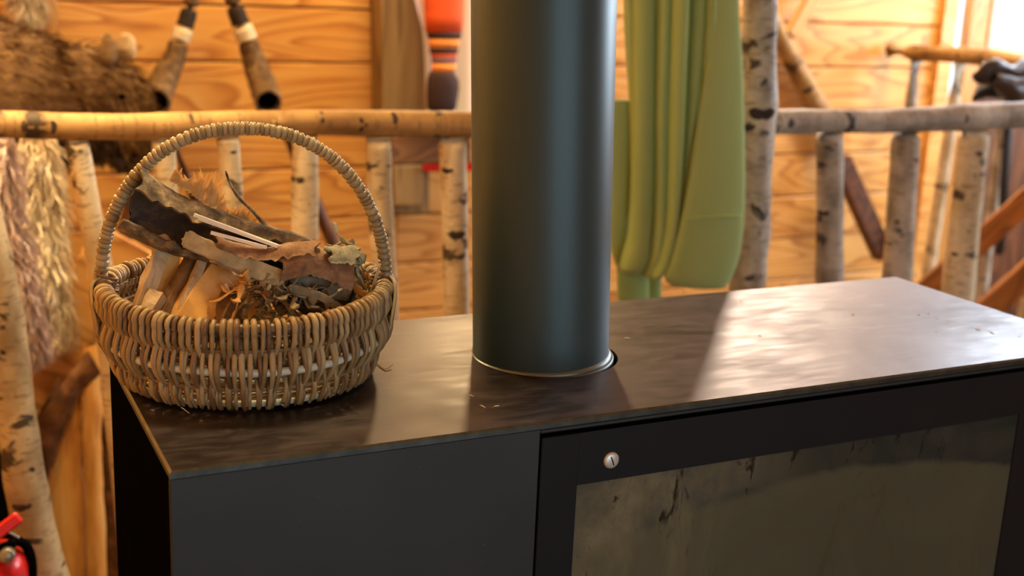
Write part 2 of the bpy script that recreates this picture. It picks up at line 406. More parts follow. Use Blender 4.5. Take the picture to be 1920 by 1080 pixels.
# right wall with a window opening
w = struct(box('wall_right', 5.2, 5.25, -4.0, 2.80, 0, 1.0, PINE_R, None, 0))
box('upper_boarding', 5.2, 5.25, -4.0, 2.80, 2.4, 2.9, PINE_R, w, 0)
box('side_boarding', 5.2, 5.25, -4.0, -.3, 1.0, 2.4, PINE_R, w, 0)
box('side_boarding', 5.2, 5.25, 2.45, 2.8, 1.0, 2.4, PINE_R, w, 0)
# rear wall with a wide open doorway behind the camera
w = struct(box('wall_rear', 2.6, 5.25, -4.05, -4.0, 0, 2.9, PINE_R, None, 0))
box('lintel_boarding', -.46, 2.6, -4.05, -4.0, 2.35, 2.9, PINE_R, w, 0)
# window beside the right end of the back wall
gz = 1.295
win = struct(thing('window_1', '', '', (4.4, YW, 1.18))); del win['label']; del win['category']
box('window_frame', 3.802, 3.840, YW - .01, YW + .05, 1.18, 2.55, mat_plain('grey window paint', lin(190, 176, 160), .5), win)
WFR = bpy.data.materials['grey window paint']
box('window_frame', 3.840, 5.19, YW - .01, YW + .05, 1.18, 1.225, WFR, win)
box('window_frame', 3.840, 5.19, YW - .01, YW + .05, 2.50, 2.55, WFR, win)
box('glazing_bar', 3.840, 5.19, YW, YW + .03, 1.275, 1.310, WFR, win)
box('glazing_bar', 4.50, 4.535, YW, YW + .03, 1.31, 2.50, WFR, win)
box('pane', 3.840, 4.50, YW + .012, YW + .016, 1.31, 2.50, CLEAR, win, 0)
box('pane', 4.535, 5.19, YW + .012, YW + .016, 1.31, 2.50, CLEAR, win, 0)
box('pane', 3.840, 5.19, YW + .012, YW + .016, 1.225, 1.275, CLEAR, win, 0)
wp = box('trim_1', 3.70, 3.80, YW, YW + .05, 0, 2.9, PINE_V); struct(wp)
struct(box('trim_2', 3.525, 3.60, YW - .03, YW - .002, 0.02, 2.87, PINE_R))
wl2 = struct(box('wall_back_upper_right', 3.775, 5.2, YW, YW + .05, 2.55, 2.9, PINE_R, None, 0)); wl2.name = 'wall_back_over_window'
struct(box('trim_3', .175, .225, YW - .03, YW - .002, .02, 2.87, PINE_V))

# weathered post against the back wall
def quad_post(name, pts_top, pts_bot, y, th, mat, parent=None):
    a = PY(*pts_top[0], y); b = PY(*pts_top[1], y); c = PY(*pts_bot[0], y); d_ = PY(*pts_bot[1], y)
    vs = [a, b, d_, c] + [v + Vector((0, th, 0)) for v in (a, b, d_, c)]
    bm = bmesh.new(); V = [bm.verts.new(v) for v in vs]
    for f in ([0, 3, 2, 1], [4, 5, 6, 7], [0, 1, 5, 4], [1, 2, 6, 5], [2, 3, 7, 6], [3, 0, 4, 7]): bm.faces.new([V[i] for i in f])
    bmesh.ops.recalc_face_normals(bm, faces=bm.faces[:])
    bmesh.ops.bevel(bm, geom=bm.edges[:], offset=.003, segments=1, affect='EDGES')
    V2 = [v.co.copy() for v in bm.verts]; bm.verts.index_update(); F2 = [[v.index for v in f.verts] for f in bm.faces]; bm.free()
    return mesh_obj(name, V2, F2, mat, parent)
pt = thing('timber_post', 'weathered grey-brown upright timber against the plank wall, left of the pipe', 'post', (1.27, 2.64, 0))
quad_post('upright', ((709, -560), (796, -560)), ((719, 400), (806, 400)), 2.63, .10, WEATHER, pt)
quad_post('rail_board', ((733, 256), (884, 252)), ((733, 308), (884, 306)), 2.605, .025, WEATHER_H, pt)
quad_post('block', ((738, 311), (792, 310)), ((740, 386), (790, 385)), 2.60, .028, WEATHER, pt)
t_ = quad_post('red_ribbon', ((792, 309), (888, 307)), ((793, 322), (889, 320)), 2.585, .004, RED)
tag(t_, 'short red ribbon on the board below the birch rail, left of the pipe', 'ribbon')

# white hanging sheet with a striped stocking in front
def sheet(name, cols, y, mat, wav=.01, fr=30, th=.004, parent=None, rows_n=14):
    """cols: list of polylines (px) from left to right, each a list of (x,y)"""
    V = []; n = rows_n; m = len(cols)
    for s in (0, 1):
        for j, c in enumerate(cols):
            for i in range(n):
                tt = i / (n - 1) * (len(c) - 1); k = min(int(tt), len(c) - 2); f = tt - k
                x = c[k][0] * (1 - f) + c[k + 1][0] * f; yy = c[k][1] * (1 - f) + c[k + 1][1] * f
                V.append(PY(x, yy, y + wav * math.sin(j * 1.9 + i * .12 + fr) + s * th))
    Fc = []
    for j in range(m - 1):
        for i in range(n - 1):
            a = j * n + i; q = [a, a + 1, a + n + 1, a + n]; Fc.append(q); Fc.append([x + m * n for x in q[::-1]])
    for i in range(n - 1):
        for j in (0, m - 1):
            a = j * n + i; Fc.append([a, a + 1, a + 1 + m * n, a + m * n])
    for j in range(m - 1):
        for i in (0, n - 1):
            a = j * n + i; Fc.append([a, a + n, a + n + m * n, a + m * n])
    return mesh_obj(name, V, Fc, mat, parent, smooth=True)
cols = []
for j in range(14):
    f = j / 13
    xt = 770 + f * 150; cols.append([(xt, -300), (xt, -30), (max(xt, 794) + 0, 60), (max(xt, 800), 210), (max(xt, 802), 256)])
o = sheet('white_sheet', cols, 2.57, WHITECL, .006)
tag(o, 'plain white cloth sheet hanging beside the weathered post behind the pipe', 'sheet')
st = thing('striped_stocking', 'knitted orange stocking with dark bands and a brown foot, before the white sheet', 'stocking', PY(832, 204, 2.50))
def sock_part(name, prof, mat, depth=.45):
    # prof: (y, x0, x1)
    V = []; S = 18
    for (y, x0, x1) in prof:
        a = PY(x0, y, 2.5); b = PY(x1, y, 2.5); c = (a + b) / 2; r = (b - a).length / 2; ax = (b - a).normalized()
        for k in range(S):
            th = 2 * math.pi * k / S; V.append(c + ax * math.cos(th) * r + Vector((0, 1, 0)) * math.sin(th) * r * depth)
    Fc = []
    for i in range(len(prof) - 1):
        for k in range(S):
            k2 = (k + 1) % S; Fc.append([i * S + k, i * S + k2, (i + 1) * S + k2, (i + 1) * S + k])
    Fc.append(list(range(S))[::-1]); Fc.append([(len(prof) - 1) * S + k for k in range(S)])
    return mesh_obj(name, V, Fc, mat, st, smooth=True)
sock_part('upper', [(-140, 780, 880), (-60, 790, 876), (0, 795, 871), (30, 796, 869), (60, 797, 866)], ORANGE_CL)
sock_part('dark_band', [(60, 799, 866), (72, 802, 864)], DARKCL)
sock_part('amber_band', [(72, 803, 862), (90, 805, 860)], BAND_O)
sock_part('dark_band', [(90, 805, 859), (100, 806, 858)], DARKCL)
sock_part('rust_band', [(100, 807, 857), (108, 808, 857)], BAND_R)
sock_part('mauve_band', [(108, 808, 857), (119, 809, 856)], BAND_P)
sock_part('amber_band', [(119, 809, 856), (135, 809, 854)], BAND_O)
sock_part('foot', [(135, 806, 850), (142, 803, 856), (150, 801, 860), (165, 800, 861), (185, 800, 858), (204, 801, 855), (209, 808, 848)], DARKCL)

# ================================================================== BIRCH RAILING
YR = 1.25
rail = thing('birch_railing', 'long birch pole railing behind the stove, with upright birch balusters', 'railing', (.8, YR, 0))
def knots_on(path, rad, spots, parent, seed=0):
    random.seed(seed + 100)
    for (f, sz) in spots:
        i = min(int(f * (len(path) - 1)), len(path) - 2); p = Vector(path[i]); r = rad[i] if hasattr(rad, '__len__') else rad
        tdir = (Vector(path[i + 1]) - p).normalized()
        vd = (CAM - p).normalized(); vd = (vd - tdir * vd.dot(tdir)).normalized()
        sd = tdir.cross(vd); ang = random.uniform(-.7, .7)
        nrm = vd * math.cos(ang) + sd * math.sin(ang); tt = tdir.cross(nrm)
        c = p + nrm * r * .90
        V = []; S = 10; Fc = []
        for (rr, hh) in ((1.0, 0), (.75, .30), (.35, .42), (.0, .30)):
            for k in range(S):
                th = 2 * math.pi * k / S; dz = math.sin(th) * .55 - .35 * abs(math.cos(th)) * .8
                V.append(c + tt * math.cos(th) * rr * sz + tdir * dz * rr * sz + nrm * hh * sz * .45)
        for a in range(3):
            for k in range(S):
                k2 = (k + 1) % S; Fc.append([a * S + k, a * S + k2, (a + 1) * S + k2, (a + 1) * S + k])
        mesh_obj('knot', V, Fc, KNOT, parent, smooth=True)
def px_tube(name, pts, y, mat, parent, sides=14, jit=.10, seed=0, m=6):
    """pts: (px, py, width_px)"""
    P = []; Rr = []
    for (x, yy, w_) in pts:
        q = PY(x, yy, y); P.append(q); Rr.append(w_ / 2 / F * (RW.transposed() @ (q - CAM)).z)
    PP = smooth_path(P, m); RR = []
    n = len(pts)
    for i in range(len(PP)):
        f = i / (len(PP) - 1) * (n - 1); k = min(int(f), n - 2); RR.append(Rr[k] * (1 - (f - k)) + Rr[k + 1] * (f - k))
    o = tube(name, PP, RR, mat, parent, sides, jit, seed)
    return o, PP, RR
o, P_, R_ = px_tube('handrail', [(-60, 230, 52), (0, 232, 51), (100, 236, 50), (200, 238, 49), (300, 237, 52), (420, 231, 46), (540, 229, 44)], YR, BIRCH_RAIL, rail, 18, .06, 1)
knots_on(P_, R_, [(.36, .012), (.30, .008)], o, 1)
o, P_, R_ = px_tube('handrail', [(505, 229, 45), (620, 230, 49), (720, 231, 50), (800, 232, 50), (900, 233, 50), (1150, 232, 48), (1390, 230, 47)], YR, BIRCH_RAIL, rail, 18, .06, 2)
knots_on(P_, R_, [(.15, .013), (.25, .014), (.375, .013)], o, 2)
o, P_, R_ = px_tube('handrail', [(1444, 229, 47), (1500, 228, 46), (1600, 228, 44), (1700, 226, 46), (1800, 220, 50), (1900, 216, 50), (2020, 212, 50), (2200, 206, 48), (2420, 200, 46)], YR, BIRCH_GREY, rail, 18, .08, 3)
knots_on(P_, R_, [(.25, .011), (.66, .014), (.40, .007)], o, 3)
bal = [([(143, 262, 42), (165, 380, 44), (196, 560, 46), (225, 820, 48)], [(.45, .008)], BIRCH),
       ([(306, 258, 44), (312, 400, 46), (316, 640, 48)], [(.3, .008)], BIRCH),
       ([(427, 256, 40), (433, 330, 41), (440, 470, 42), (452, 720, 42)], [(.13, .007), (.3, .01)], BIRCH),
       ([(572, 255, 48), (572, 350, 50), (571, 455, 50), (571, 760, 52)], [(.22, .016), (.35, .010)], BIRCH),
       ([(709, 256, 48), (714, 400, 47), (724, 560, 44), (731, 760, 46)], [(.17, .009), (.4, .006)], BIRCH),
       ([(850, 256, 52), (852, 400, 50), (856, 560, 48), (862, 760, 50)], [(.13, .014), (.33, .017), (.24, .007)], BIRCH),
       ([(1556, 250, 52), (1556, 360, 50), (1556, 525, 53), (1553, 760, 54)], [(.10, .010), (.34, .017)], BIRCH_GREY),
       ([(1698, 250, 52), (1692, 360, 54), (1682, 520, 56), (1672, 760, 58)], [(.25, .014)], BIRCH_GREY),
       ([(1826, 244, 56), (1815, 360, 58), (1798, 520, 60), (1772, 760, 62)], [(.21, .015), (.46, .012), (.33, .009)], BIRCH),
       ([(1985, 238, 54), (1975, 360, 55), (1955, 520, 57), (1920, 800, 58)], [], BIRCH_GREY),
       ([(2170, 232, 52), (2155, 360, 54), (2130, 520, 56), (2085, 800, 58)], [], BIRCH)]
for i, (pts, kn, mt) in enumerate(bal):
    pts2 = list(pts); a, b = pts[-2], pts[-1]; pts2.append((b[0] + (b[0] - a[0]) * 1.15, b[1] + (b[1] - a[1]) * 1.15, b[2]))
    o, P_, R_ = px_tube('baluster', pts2, YR, mt, rail, 14, .10, 11 + i, 8); knots_on(P_, R_, kn, o, i)
# tall forked birch post in the railing
po = thing('birch_post', 'tall grey birch post with big branch scars, right of the green cloth', 'post', PY(1405, 720, 1.235))
o, P_, R_ = px_tube('trunk', [(1452, -700, 62), (1438, -300, 64), (1426, 0, 66), (1422, 110, 66), (1420, 200, 74), (1414, 290, 70), (1412, 400, 66), (1402, 540, 68), (1396, 800, 70), (1390, 1200, 74)], 1.235, BIRCH_GREY, po, 20, .14, 31, 7)
knots_on(P_, R_, [(.47, .030), (.505, .022), (.56, .018), (.63, .016), (.70, .016), (.42, .008)], o, 31)
# leaning birch pole at the lower left
po = thing('birch_pole', 'leaning birch pole at the left edge, beside the red extinguisher', 'pole', PY(100, 1160, 1.15))
o, P_, R_ = px_tube('trunk', [(-62, 250, 52), (-22, 420, 58), (5, 560, 66), (22, 700, 70), (40, 850, 74), (62, 980, 78), (92, 1110, 82), (130, 1280, 84)], 1.15, BIRCH_OLD, po, 18, .10, 41)
knots_on(P_, R_, [(.40, .014), (.60, .016), (.68, .018), (.52, .010)], o, 41)
BIRCH_FAR = BIRCH

# second railing running away on the right
XR = PY(1715, 95, 2.55).x
r2 = thing('side_railing', 'lower-right second birch railing running forward under the window, lit from above', 'railing', (XR, 2.0, 0))
def PXr(x, y): return PX(x, y, XR)
pa = PY(1712, 96, 2.6); zr = pa.z; XR = pa.x
def rail2(y, z): return Vector((XR, y, z))
path = [Vector((XR, yy, zr + .006 * math.sin(yy * 9))) for yy in [2.72 - .12 * i for i in range(14)]]
tube('handrail', path, [.030 + .003 * math.sin(i * 2) for i in range(14)], BIRCH_RAIL, r2, 14, .1, 5)
for i, yy in enumerate([2.58, 2.36, 2.13, 1.90, 1.66, 1.44]):
    lean = [.0, .03, -.02, .02, .0, .01][i]
    pth = [Vector((XR, yy + lean * s, zr - .02 - (zr - .02) * s)) for s in [k / 9 for k in range(10)]]
    tube('baluster', pth, [.022, .023, .022, .024, .023, .022, .024, .022, .023, .023], [BIRCH_GREY, BIRCH][i % 2], r2, 12, .12, 50 + i)

# diagonal braces and branch on the right part of the back wall
o = thing('crooked_branch', 'crooked bare birch branch leaning on the back wall, right of the post', 'branch', PY(1560, 290, 2.70))
x_, P_, R_ = px_tube('limb', [(1440, 20, 34), (1470, 85, 34), (1495, 130, 38), (1520, 180, 40), (1545, 225, 38), (1560, 290, 34)], 2.70, BIRCH_RAIL, o, 12, .18, 61)
knots_on(P_, R_, [(.55, .022)], x_, 61)
o.location = o.location
b_ = board('wall_brace', PY(1575, 300, 2.62), PY(1655, 478, 2.62), .075, .05, DARKWOOD); tag(b_, 'dark brown diagonal brace on the back wall, between two grey birch balusters', 'brace')
b_ = board('thin_brace', PY(1482, 66, 2.68), PY(1530, -18, 2.68), .05, .03, PINE_R); tag(b_, 'short pale diagonal batten at the top of the back wall, right of the post', 'batten')
# stair stringers low right
for (p0, p1, w_, lb) in (((1735, 545, 2.15), (1990, 318, 1.75), .075, 'upper of two diagonal timber stair strings, behind the right balusters'), ((1840, 590, 1.95), (2010, 442, 1.6), .08, 'lower of two diagonal timber stair strings, at the right edge')):
    q0, q1 = PY(*p0), PY(*p1); dq = q1 - q0; q0 = q0 - dq * ((q0.z - .05) / dq.z); q1 = q1 + dq * .35
    b_ = board('stair_string', q0, q1, w_, .045, STRINGER, None, Vector((-.35, -.8, .5))); tag(b_, lb, 'stair string', 'diagonal stair timbers at the right')

# black bag over the side railing
def lump(name, rings, mat, parent, sides=16, jit=.15, seed=0, flat=.7):
    """rings: (px, py, rx_px, plane_y) swept as a soft irregular tube"""
    P = [PY(a, b, d) for a, b, c, d in rings]; Rr = [c / F * (RW.transposed() @ (q - CAM)).z for q, (a, b, c, d) in zip(P, rings)]
    PP = smooth_path(P, 5); n = len(rings); RR = []
    for i in range(len(PP)):
        f = i / (len(PP) - 1) * (n - 1); k = min(int(f), n - 2); RR.append(max(.002, Rr[k] * (1 - (f - k)) + Rr[k + 1] * (f - k)))
    vs, fs, uv = tube_geo(PP, RR, sides, True, 0, 0, flat, Vector((0, 1, 0)))
    for v in vs:
        q = v * 11 + Vector((seed, 0, 0)); v += Vector((noise.noise(q), noise.noise(q + Vector((5, 3, 1))), noise.noise(q + Vector((9, 2, 7))))) * jit * max(RR)
    return mesh_obj(name, vs, fs, mat, parent, smooth=True)
bagy = 2.05
bag = thing('leather_bag', 'dark crumpled leather bag with a long strap, slung over the rail under the window', 'bag', PY(1870, 190, bagy))
lump('body', [(1822, 190, 4, bagy), (1835, 178, 16, bagy), (1862, 165, 34, bagy), (1895, 160, 38, bagy), (1935, 165, 36, bagy), (1965, 180, 10, bagy)], LEATHER_B, bag, 18, .35, 3)
lump('flap', [(1826, 145, 6, bagy - .03), (1845, 140, 17, bagy - .04), (1868, 126, 20, bagy - .05), (1892, 138, 17, bagy - .05), (1925, 128, 20, bagy - .04), (1950, 140, 8, bagy - .04)], LEATHER, bag, 16, .5, 8)
lump('pocket', [(1862, 152, 8, bagy - .07), (1885, 160, 22, bagy - .07), (1915, 170, 24, bagy - .07), (1935, 175, 8, bagy - .07)], LEATHER, bag, 14, .4, 12)
sp = smooth_path([PY(1892, 180, bagy - .05), PY(1890, 250, bagy - .05), PY(1884, 340, bagy - .06), PY(1880, 420, bagy - .06), PY(1874, 478, bagy - .06)], 5)
tube('strap', sp, [.022] * (len(sp) - 4) + [.02, .022, .024, .012], LEATHER_B, bag, 10, .1, 3, .35)

# ================================================================== LEFT SIDE: slab boards, pelts, animal head
sl = thing('slab_boards', 'rough waney-edged slab boards standing behind the railing, left of the stove', 'boards', PY(150, 1200, 1.62))
def slab(name, L, Rr_, y, th, mat, parent, seed=0, bark=None):
    """L, R: polylines of px points from top to bottom; wavy-edged board"""
    n = 22; S = 6; V = []
    def at(c, f):
        tt = f * (len(c) - 1); k = min(int(tt), len(c) - 2); g = tt - k
        return c[k][0] * (1 - g) + c[k + 1][0] * g, c[k][1] * (1 - g) + c[k + 1][1] * g
    for s in (0, 1):
        for i in range(n):
            f = i / (n - 1); a = at(L, f); b = at(Rr_, f)
            w0 = 5 * noise.noise(Vector((seed, f * 9, 0))); w1 = 5 * noise.noise(Vector((seed + 9, f * 9, 0)))
            for j in range(S):
                g = j / (S - 1); x = (a[0] + w0) * (1 - g) + (b[0] + w1) * g; yy = a[1] * (1 - g) + b[1] * g
                bul = -.010 * math.sin(math.pi * g) if s == 0 else th
                V.append(PY(x, yy, y + bul))
    Fc = []
    N = n * S
    for i in range(n - 1):
        for j in range(S - 1):
            a = i * S + j; q = [a, a + S, a + S + 1, a + 1]; Fc.append(q); Fc.append([x + N for x in q[::-1]])
        for j in (0, S - 1):
            a = i * S + j; Fc.append([a, a + S, a + S + N, a + N])
    for j in range(S - 1):
        for i in (0, n - 1):
            a = i * S + j; Fc.append([a, a + 1, a + 1 + N, a + N])
    return mesh_obj(name, V, Fc, mat, parent, smooth=False)
slab('slab_board', [(96, 860), (88, 950), (92, 1100), (100, 1220)], [(160, 640), (150, 800), (158, 950), (166, 1220)], 1.62, .03, SLAB_IN, sl, 1)
slab('slab_board', [(158, 655), (154, 800), (160, 950), (168, 1220)], [(192, 640), (190, 800), (196, 950), (206, 1220)], 1.60, .03, SLAB_IN, sl, 2)
slab('bark_edge', [(186, 560), (188, 700), (190, 900), (200, 1220)], [(240, 560), (232, 700), (240, 900), (250, 1220)], 1.63, .035, SLAB_BARK, sl, 3)
slab('bark_edge', [(60, 800), (64, 900), (70, 1050), (80, 1220)], [(112, 700), (100, 880), (104, 1000), (110, 1220)], 1.66, .035, SLAB_BARK, sl, 4)
slab('bark_edge', [(66, 800), (98, 745), (140, 690), (165, 655)], [(96, 880), (128, 790), (150, 735), (190, 700)], 1.59, .03, SLAB_BARK, sl, 5)
b_ = board('diagonal_board', PY(28, 800, 1.72), PY(252, 455, 1.72), .17, .03, PINE_V); tag(b_, 'smooth orange diagonal pine board behind the slabs, left of the basket', 'board')
dk = box('dark_backdrop', -.40, PY(12, 900, 1.45).x, 1.32, 1.62, .013, .55, BLACKM); tag(dk, 'dark cupboard put where there is only shade at the lower left edge, behind the birch pole', 'backdrop')  # black block stands in for the dark background at the edge

def tufts(name, surf_pts, length, mat, parent, n, down=Vector((0, 0, -1)), w=.002, seed=0, spread=.5, curl=.3):
    """short hair blades growing from points (p, normal)"""
    random.seed(seed); V = []; Fc = []
    for _ in range(n):
        p, nr = random.choice(surf_pts)
        p = p + Vector([random.uniform(-1, 1) * .010 for _ in range(3)])
        d_ = (nr * spread + down + Vector([random.uniform(-curl, curl) for _ in range(3)])).normalized()
        L_ = length * random.uniform(.5, 1.2); s = d_.cross(Vector((random.random(), random.random(), random.random()))).normalized() * w
        q = p + d_ * L_ * .5 + nr * L_ * .15; e = p + d_ * L_
        b0 = len(V); V += [p - s, p + s, q + s * .8, q - s * .8, e]
        Fc += [[b0, b0 + 1, b0 + 2, b0 + 3], [b0 + 3, b0 + 2, b0 + 4]]
    o = mesh_obj(name, V, Fc, mat, parent); o['kind'] = 'stuff'; return o
def surf(o, step=1):
    w0 = WORLD[o.name]
    return [(w0 + v.co, v.normal.copy()) for v in list(o.data.vertices)[::step]]

hd = thing('mounted_animal_head', 'stuffed brown shaggy animal head with small ears, snout pointing down to the right', 'trophy', PY(40, 300, 2.15))
HY = 2.12
def headloft(rings, mat, name, sides=22, flat=.62, jit=.06, seed=0):
    return lump(name, rings, mat, hd, sides, jit, seed, flat)
h1 = headloft([(-160, 130, 130, HY + .1), (-90, 150, 135, HY + .05), (-20, 165, 128, HY), (50, 172, 112, HY), (110, 180, 92, HY), (160, 172, 84, HY), (200, 184, 70, HY), (232, 222, 46, HY), (246, 252, 34, HY), (252, 278, 26, HY), (254, 292, 12, HY)], FUR_B, 'head', 24, .7, .07, 2)
h2 = headloft([(-80, 240, 70, HY - .01), (0, 265, 62, HY - .01), (70, 262, 52, HY - .01), (130, 255, 44, HY - .01), (185, 262, 34, HY - .01), (225, 288, 18, HY - .01), (238, 300, 8, HY - .01)], FUR_D, 'lower_jaw', 18, .6, .08, 5)
mz = None and headloft([(205, 170, 34, HY - .055), (222, 200, 36, HY - .055), (240, 232, 30, HY - .05), (250, 262, 26, HY - .04), (254, 284, 20, HY - .03), (255, 296, 8, HY - .03)], FUR_L, 'muzzle', 18, .8, .05, 6)
def blob(name, px_, py_, rx, ry, y, mat, parent, depth=.6, seed=0, jit=.1):
    c = PY(px_, py_, y); k = (RW.transposed() @ (c - CAM)).z / F; V = []; Fc = []; A, B = 10, 16
    for i in range(A + 1):
        ph = math.pi * i / A
        for j in range(B):
            th = 2 * math.pi * j / B
            q = Vector((math.sin(ph) * math.cos(th) * rx * k, math.sin(ph) * math.sin(th) * depth * rx * k, math.cos(ph) * ry * k))
            q *= 1 + jit * noise.noise(q * 40 + Vector((seed, 0, 0))); V.append(c + q)
    for i in range(A):
        for j in range(B): j2 = (j + 1) % B; Fc.append([i * B + j, (i + 1) * B + j, (i + 1) * B + j2, i * B + j2])
    return mesh_obj(name, V, Fc, mat, parent, smooth=True)
blob('ear', 204, 98, 18, 30, HY - .05, FUR_B, hd, .5, 1, .3)
blob('ear', 236, 84, 19, 26, HY + .05, FUR_L, hd, .5, 2, .3)
blob('eye', 229, 181, 7, 6, HY - .075, BLACKM, hd, .8, 3, 0)
blob('nose', 252, 290, 12, 10, HY - .03, BLACKM, hd, .9, 3, .1)
tufts('fur', surf(h1), .035, FUR_B, hd, 9000, Vector((.6, 0, -.55)), .0016, 5, .35, .35)
tufts('lit_edge_fur', [q for q in surf(h1) if q[0].x > PY(205, 180, HY).x], .024, FUR_L, hd, 4500, Vector((.5, 0, -.7)), .0016, 9, .3, .3)  # tan tufts paint the lit front edge of the head
tufts('jaw_fur', surf(h2), .03, FUR_D, hd, 3500, Vector((.3, 0, -.8)), .0014, 6, .4, .3)

def pelt(name, label, rings, mat, seed, n=4000, ln=.05, grp='pale fleeces hanging at the left'):
    r = thing(name, label, 'fleece', PY(rings[-1][0], rings[-1][1], rings[-1][3]), grp)
    o = lump('hide', rings, mat, r, 16, .30, seed, .45)
    tufts('wool', surf(o), ln, mat, r, n, Vector((.05, 0, -1)), .0026, seed, .5, .5)
    return r
pelt('fleece', 'cream shaggy fleece with a long ragged tail, hanging behind the rail above the diagonal board', [(74, 255, 20, 1.68), (72, 330, 24, 1.68), (74, 400, 22, 1.68), (74, 450, 29, 1.67), (86, 520, 24, 1.66), (96, 580, 19, 1.66), (104, 622, 10, 1.66)], FUR_W, 1)
pelt('fleece', 'greyish pink shaggy fleece at the left edge, ending below its cream neighbour', [(-10, 262, 26, 1.56), (-4, 360, 25, 1.56), (2, 440, 24, 1.56), (18, 500, 28, 1.55), (30, 560, 26, 1.54), (46, 615, 19, 1.54), (60, 650, 9, 1.54)], FUR_P, 2)
pelt('fleece', 'small cream fleece at the top left, hanging above the stuffed head', [(40, -90, 26, 2.6), (46, -40, 26, 2.6), (52, 5, 22, 2.6), (56, 30, 12, 2.6)], FUR_W, 3, 1200)

# ================================================================== birch-bark horns on the wall
def horn(label, pts, y, open_dir, seed):
    r = thing('bark_horn', label, 'horn', PY(pts[-1][0], pts[-1][1], y), 'birch-bark horns on the wall')
    P = []; Rr = []
    for (x, yy, w_, dy) in pts:
        q = PY(x, yy, y + dy); P.append(q); Rr.append(w_ / 2 / F * (RW.transposed() @ (q - CAM)).z)
    PP = smooth_path(P, 6); n = len(pts); RR = []
    for i in range(len(PP)):
        f = i / (len(PP) - 1) * (n - 1); k = min(int(f), n - 2); RR.append(Rr[k] * (1 - (f - k)) + Rr[k + 1] * (f - k))
    seg = [(0, 13, HORN_B, 'pipe_section'), (12, 19, HORN_D, 'black_section'), (18, 25, HORN_W, 'white_wrap'), (24, len(PP), HORN_B, 'bell')]
    for (a, b, mt, nm) in seg:
        sub = PP[a:b]; rr = [x * (1.06 if nm == 'white_wrap' else 1.0) * (1 + .05 * ((i // 2) % 2)) for i, x in enumerate(RR[a:b])]
        if nm == 'bell':
            # hollow bell: run back inside
            sub = sub + sub[::-1][:-4]; rr = rr + [x * .84 for x in rr[::-1][:-4]]
        vs, fs, uv = tube_geo(sub[:b - a], rr[:b - a], 18, nm != 'bell', .05, seed)
        if nm == 'bell':
            v2, f2, u2 = tube_geo(PP[a:b], [x * .84 for x in rr[:b - a]], 18, False, .05, seed)
            N = len(vs); m_ = b - a
            fs = fs + [[i + N for i in f[::-1]] for f in f2]; vs = vs + v2; uv = uv + u2
            for k in range(18):
                k2 = (k + 1) % 18; e = (m_ - 1) * 18; fs.append([e + k, e + k2, N + e + k2, N + e + k])
            mesh_obj(nm, vs, fs, mt, r, True, uv)
            c = PP[-4]; tt = (PP[-4] - PP[-5]).normalized(); pv = [c + v for v in []]
            a1, b1 = frame_at(c, tt); dv = [c + a1 * math.cos(2 * math.pi * k / 18) * RR[-4] * .88 + b1 * math.sin(2 * math.pi * k / 18) * RR[-4] * .88 for k in range(18)]
            mesh_obj('bore_shade', dv, [list(range(18))], BLACKM, r)  # black disc paints the shade inside the hollow bell
        else: mesh_obj(nm, vs, fs, mt, r, True, uv)
    return r
horn('left of the two birch-bark horns on the wall, leaning right, dark open bell', [(378, -150, 22, 0), (366, -60, 24, 0), (357, 10, 28, 0), (346, 50, 32, 0), (337, 75, 34, 0), (327, 108, 38, 0), (312, 140, 48, -.01), (298, 172, 52, -.05), (291, 192, 56, -.12)], 2.52, None, 1)
horn('right of the two birch-bark horns on the wall, leaning left, open bell', [(412, -150, 22, 0), (424, -60, 24, 0), (438, 5, 30, 0), (452, 45, 34, 0), (464, 75, 36, 0), (474, 108, 40, 0), (485, 140, 48, -.01), (497, 172, 50, -.05), (503, 192, 50, -.12)], 2.52, None, 2)
for (a, b, w_, lb) in (((512, 200, 2.58), (822, 905, 2.58), 24, 'dark leaning pole on the wall, right and below the horns'), ((284, 190, 2.6), (150, 880, 2.6), 28, 'dark leaning pole on the wall, left and below the horns'), ((318, 250, 2.62), (560, 850, 2.62), 22, 'short brown leaning pole on the wall behind the basket handle')):
    k = tube('leaning_pole', interp(PY(*a), PY(*b), 8), w_ / 2 / F * 3.7, DARKWOOD, None, 10, .08, 3); tag(k, lb, 'pole', 'dark poles leaning below the horns')

# fire extinguisher
ec = PY(-14, 1100, .98)
ex = thing('fire_extinguisher', 'red fire extinguisher with gauge and red lever at the lower left corner', 'extinguisher', (ec.x, ec.y, .02))
k_ = (RW.transposed() @ (ec - CAM)).z / F; er = 66 * k_; ztop = PY(-14, 1018, .98).z
lathe('cylinder', (ec.x, ec.y, 0), [(0, .022), (er * .9, .022), (er, .035), (er, ztop - er * .75), (er * .93, ztop - er * .45), (er * .72, ztop - er * .2), (er * .35, ztop - .002), (er * .25, ztop)], RED, ex)
lathe('valve', (ec.x, ec.y, ztop - .004), [(0, 0), (.015, 0), (.015, .018), (.011, .022), (.011, .034), (0, .034)], BLACKM, ex, 16)
gp = PY(13, 1042, .93)
lathe('gauge', gp, [(0, -.012), (.012, -.012), (.012, .003), (.0105, .005), (0, .005)], mat_plain('gauge metal', lin(150, 150, 140), .3, .7), ex, 18, Vector((-.2, -1, .25)))
board('lever', PY(-40, 1026, .93), PY(37, 968, .93), .020, .012, RED, ex, Vector((0, -1, .3)))
board('handle', PY(-40, 1040, .95), PY(30, 1018, .95), .014, .012, BLACKM, ex, Vector((0, -1, .3)))
tube('pin', smooth_path([PY(8, 992, .93), PY(22, 1000, .93), PY(36, 1008, .93)], 3), .0015, SCREWM, ex, 6)
sp = smooth_path([PY(20, 1012, .96), PY(48, 1022, .97), PY(60, 1060, .97), PY(56, 1120, .97), PY(40, 1220, .97)], 5)
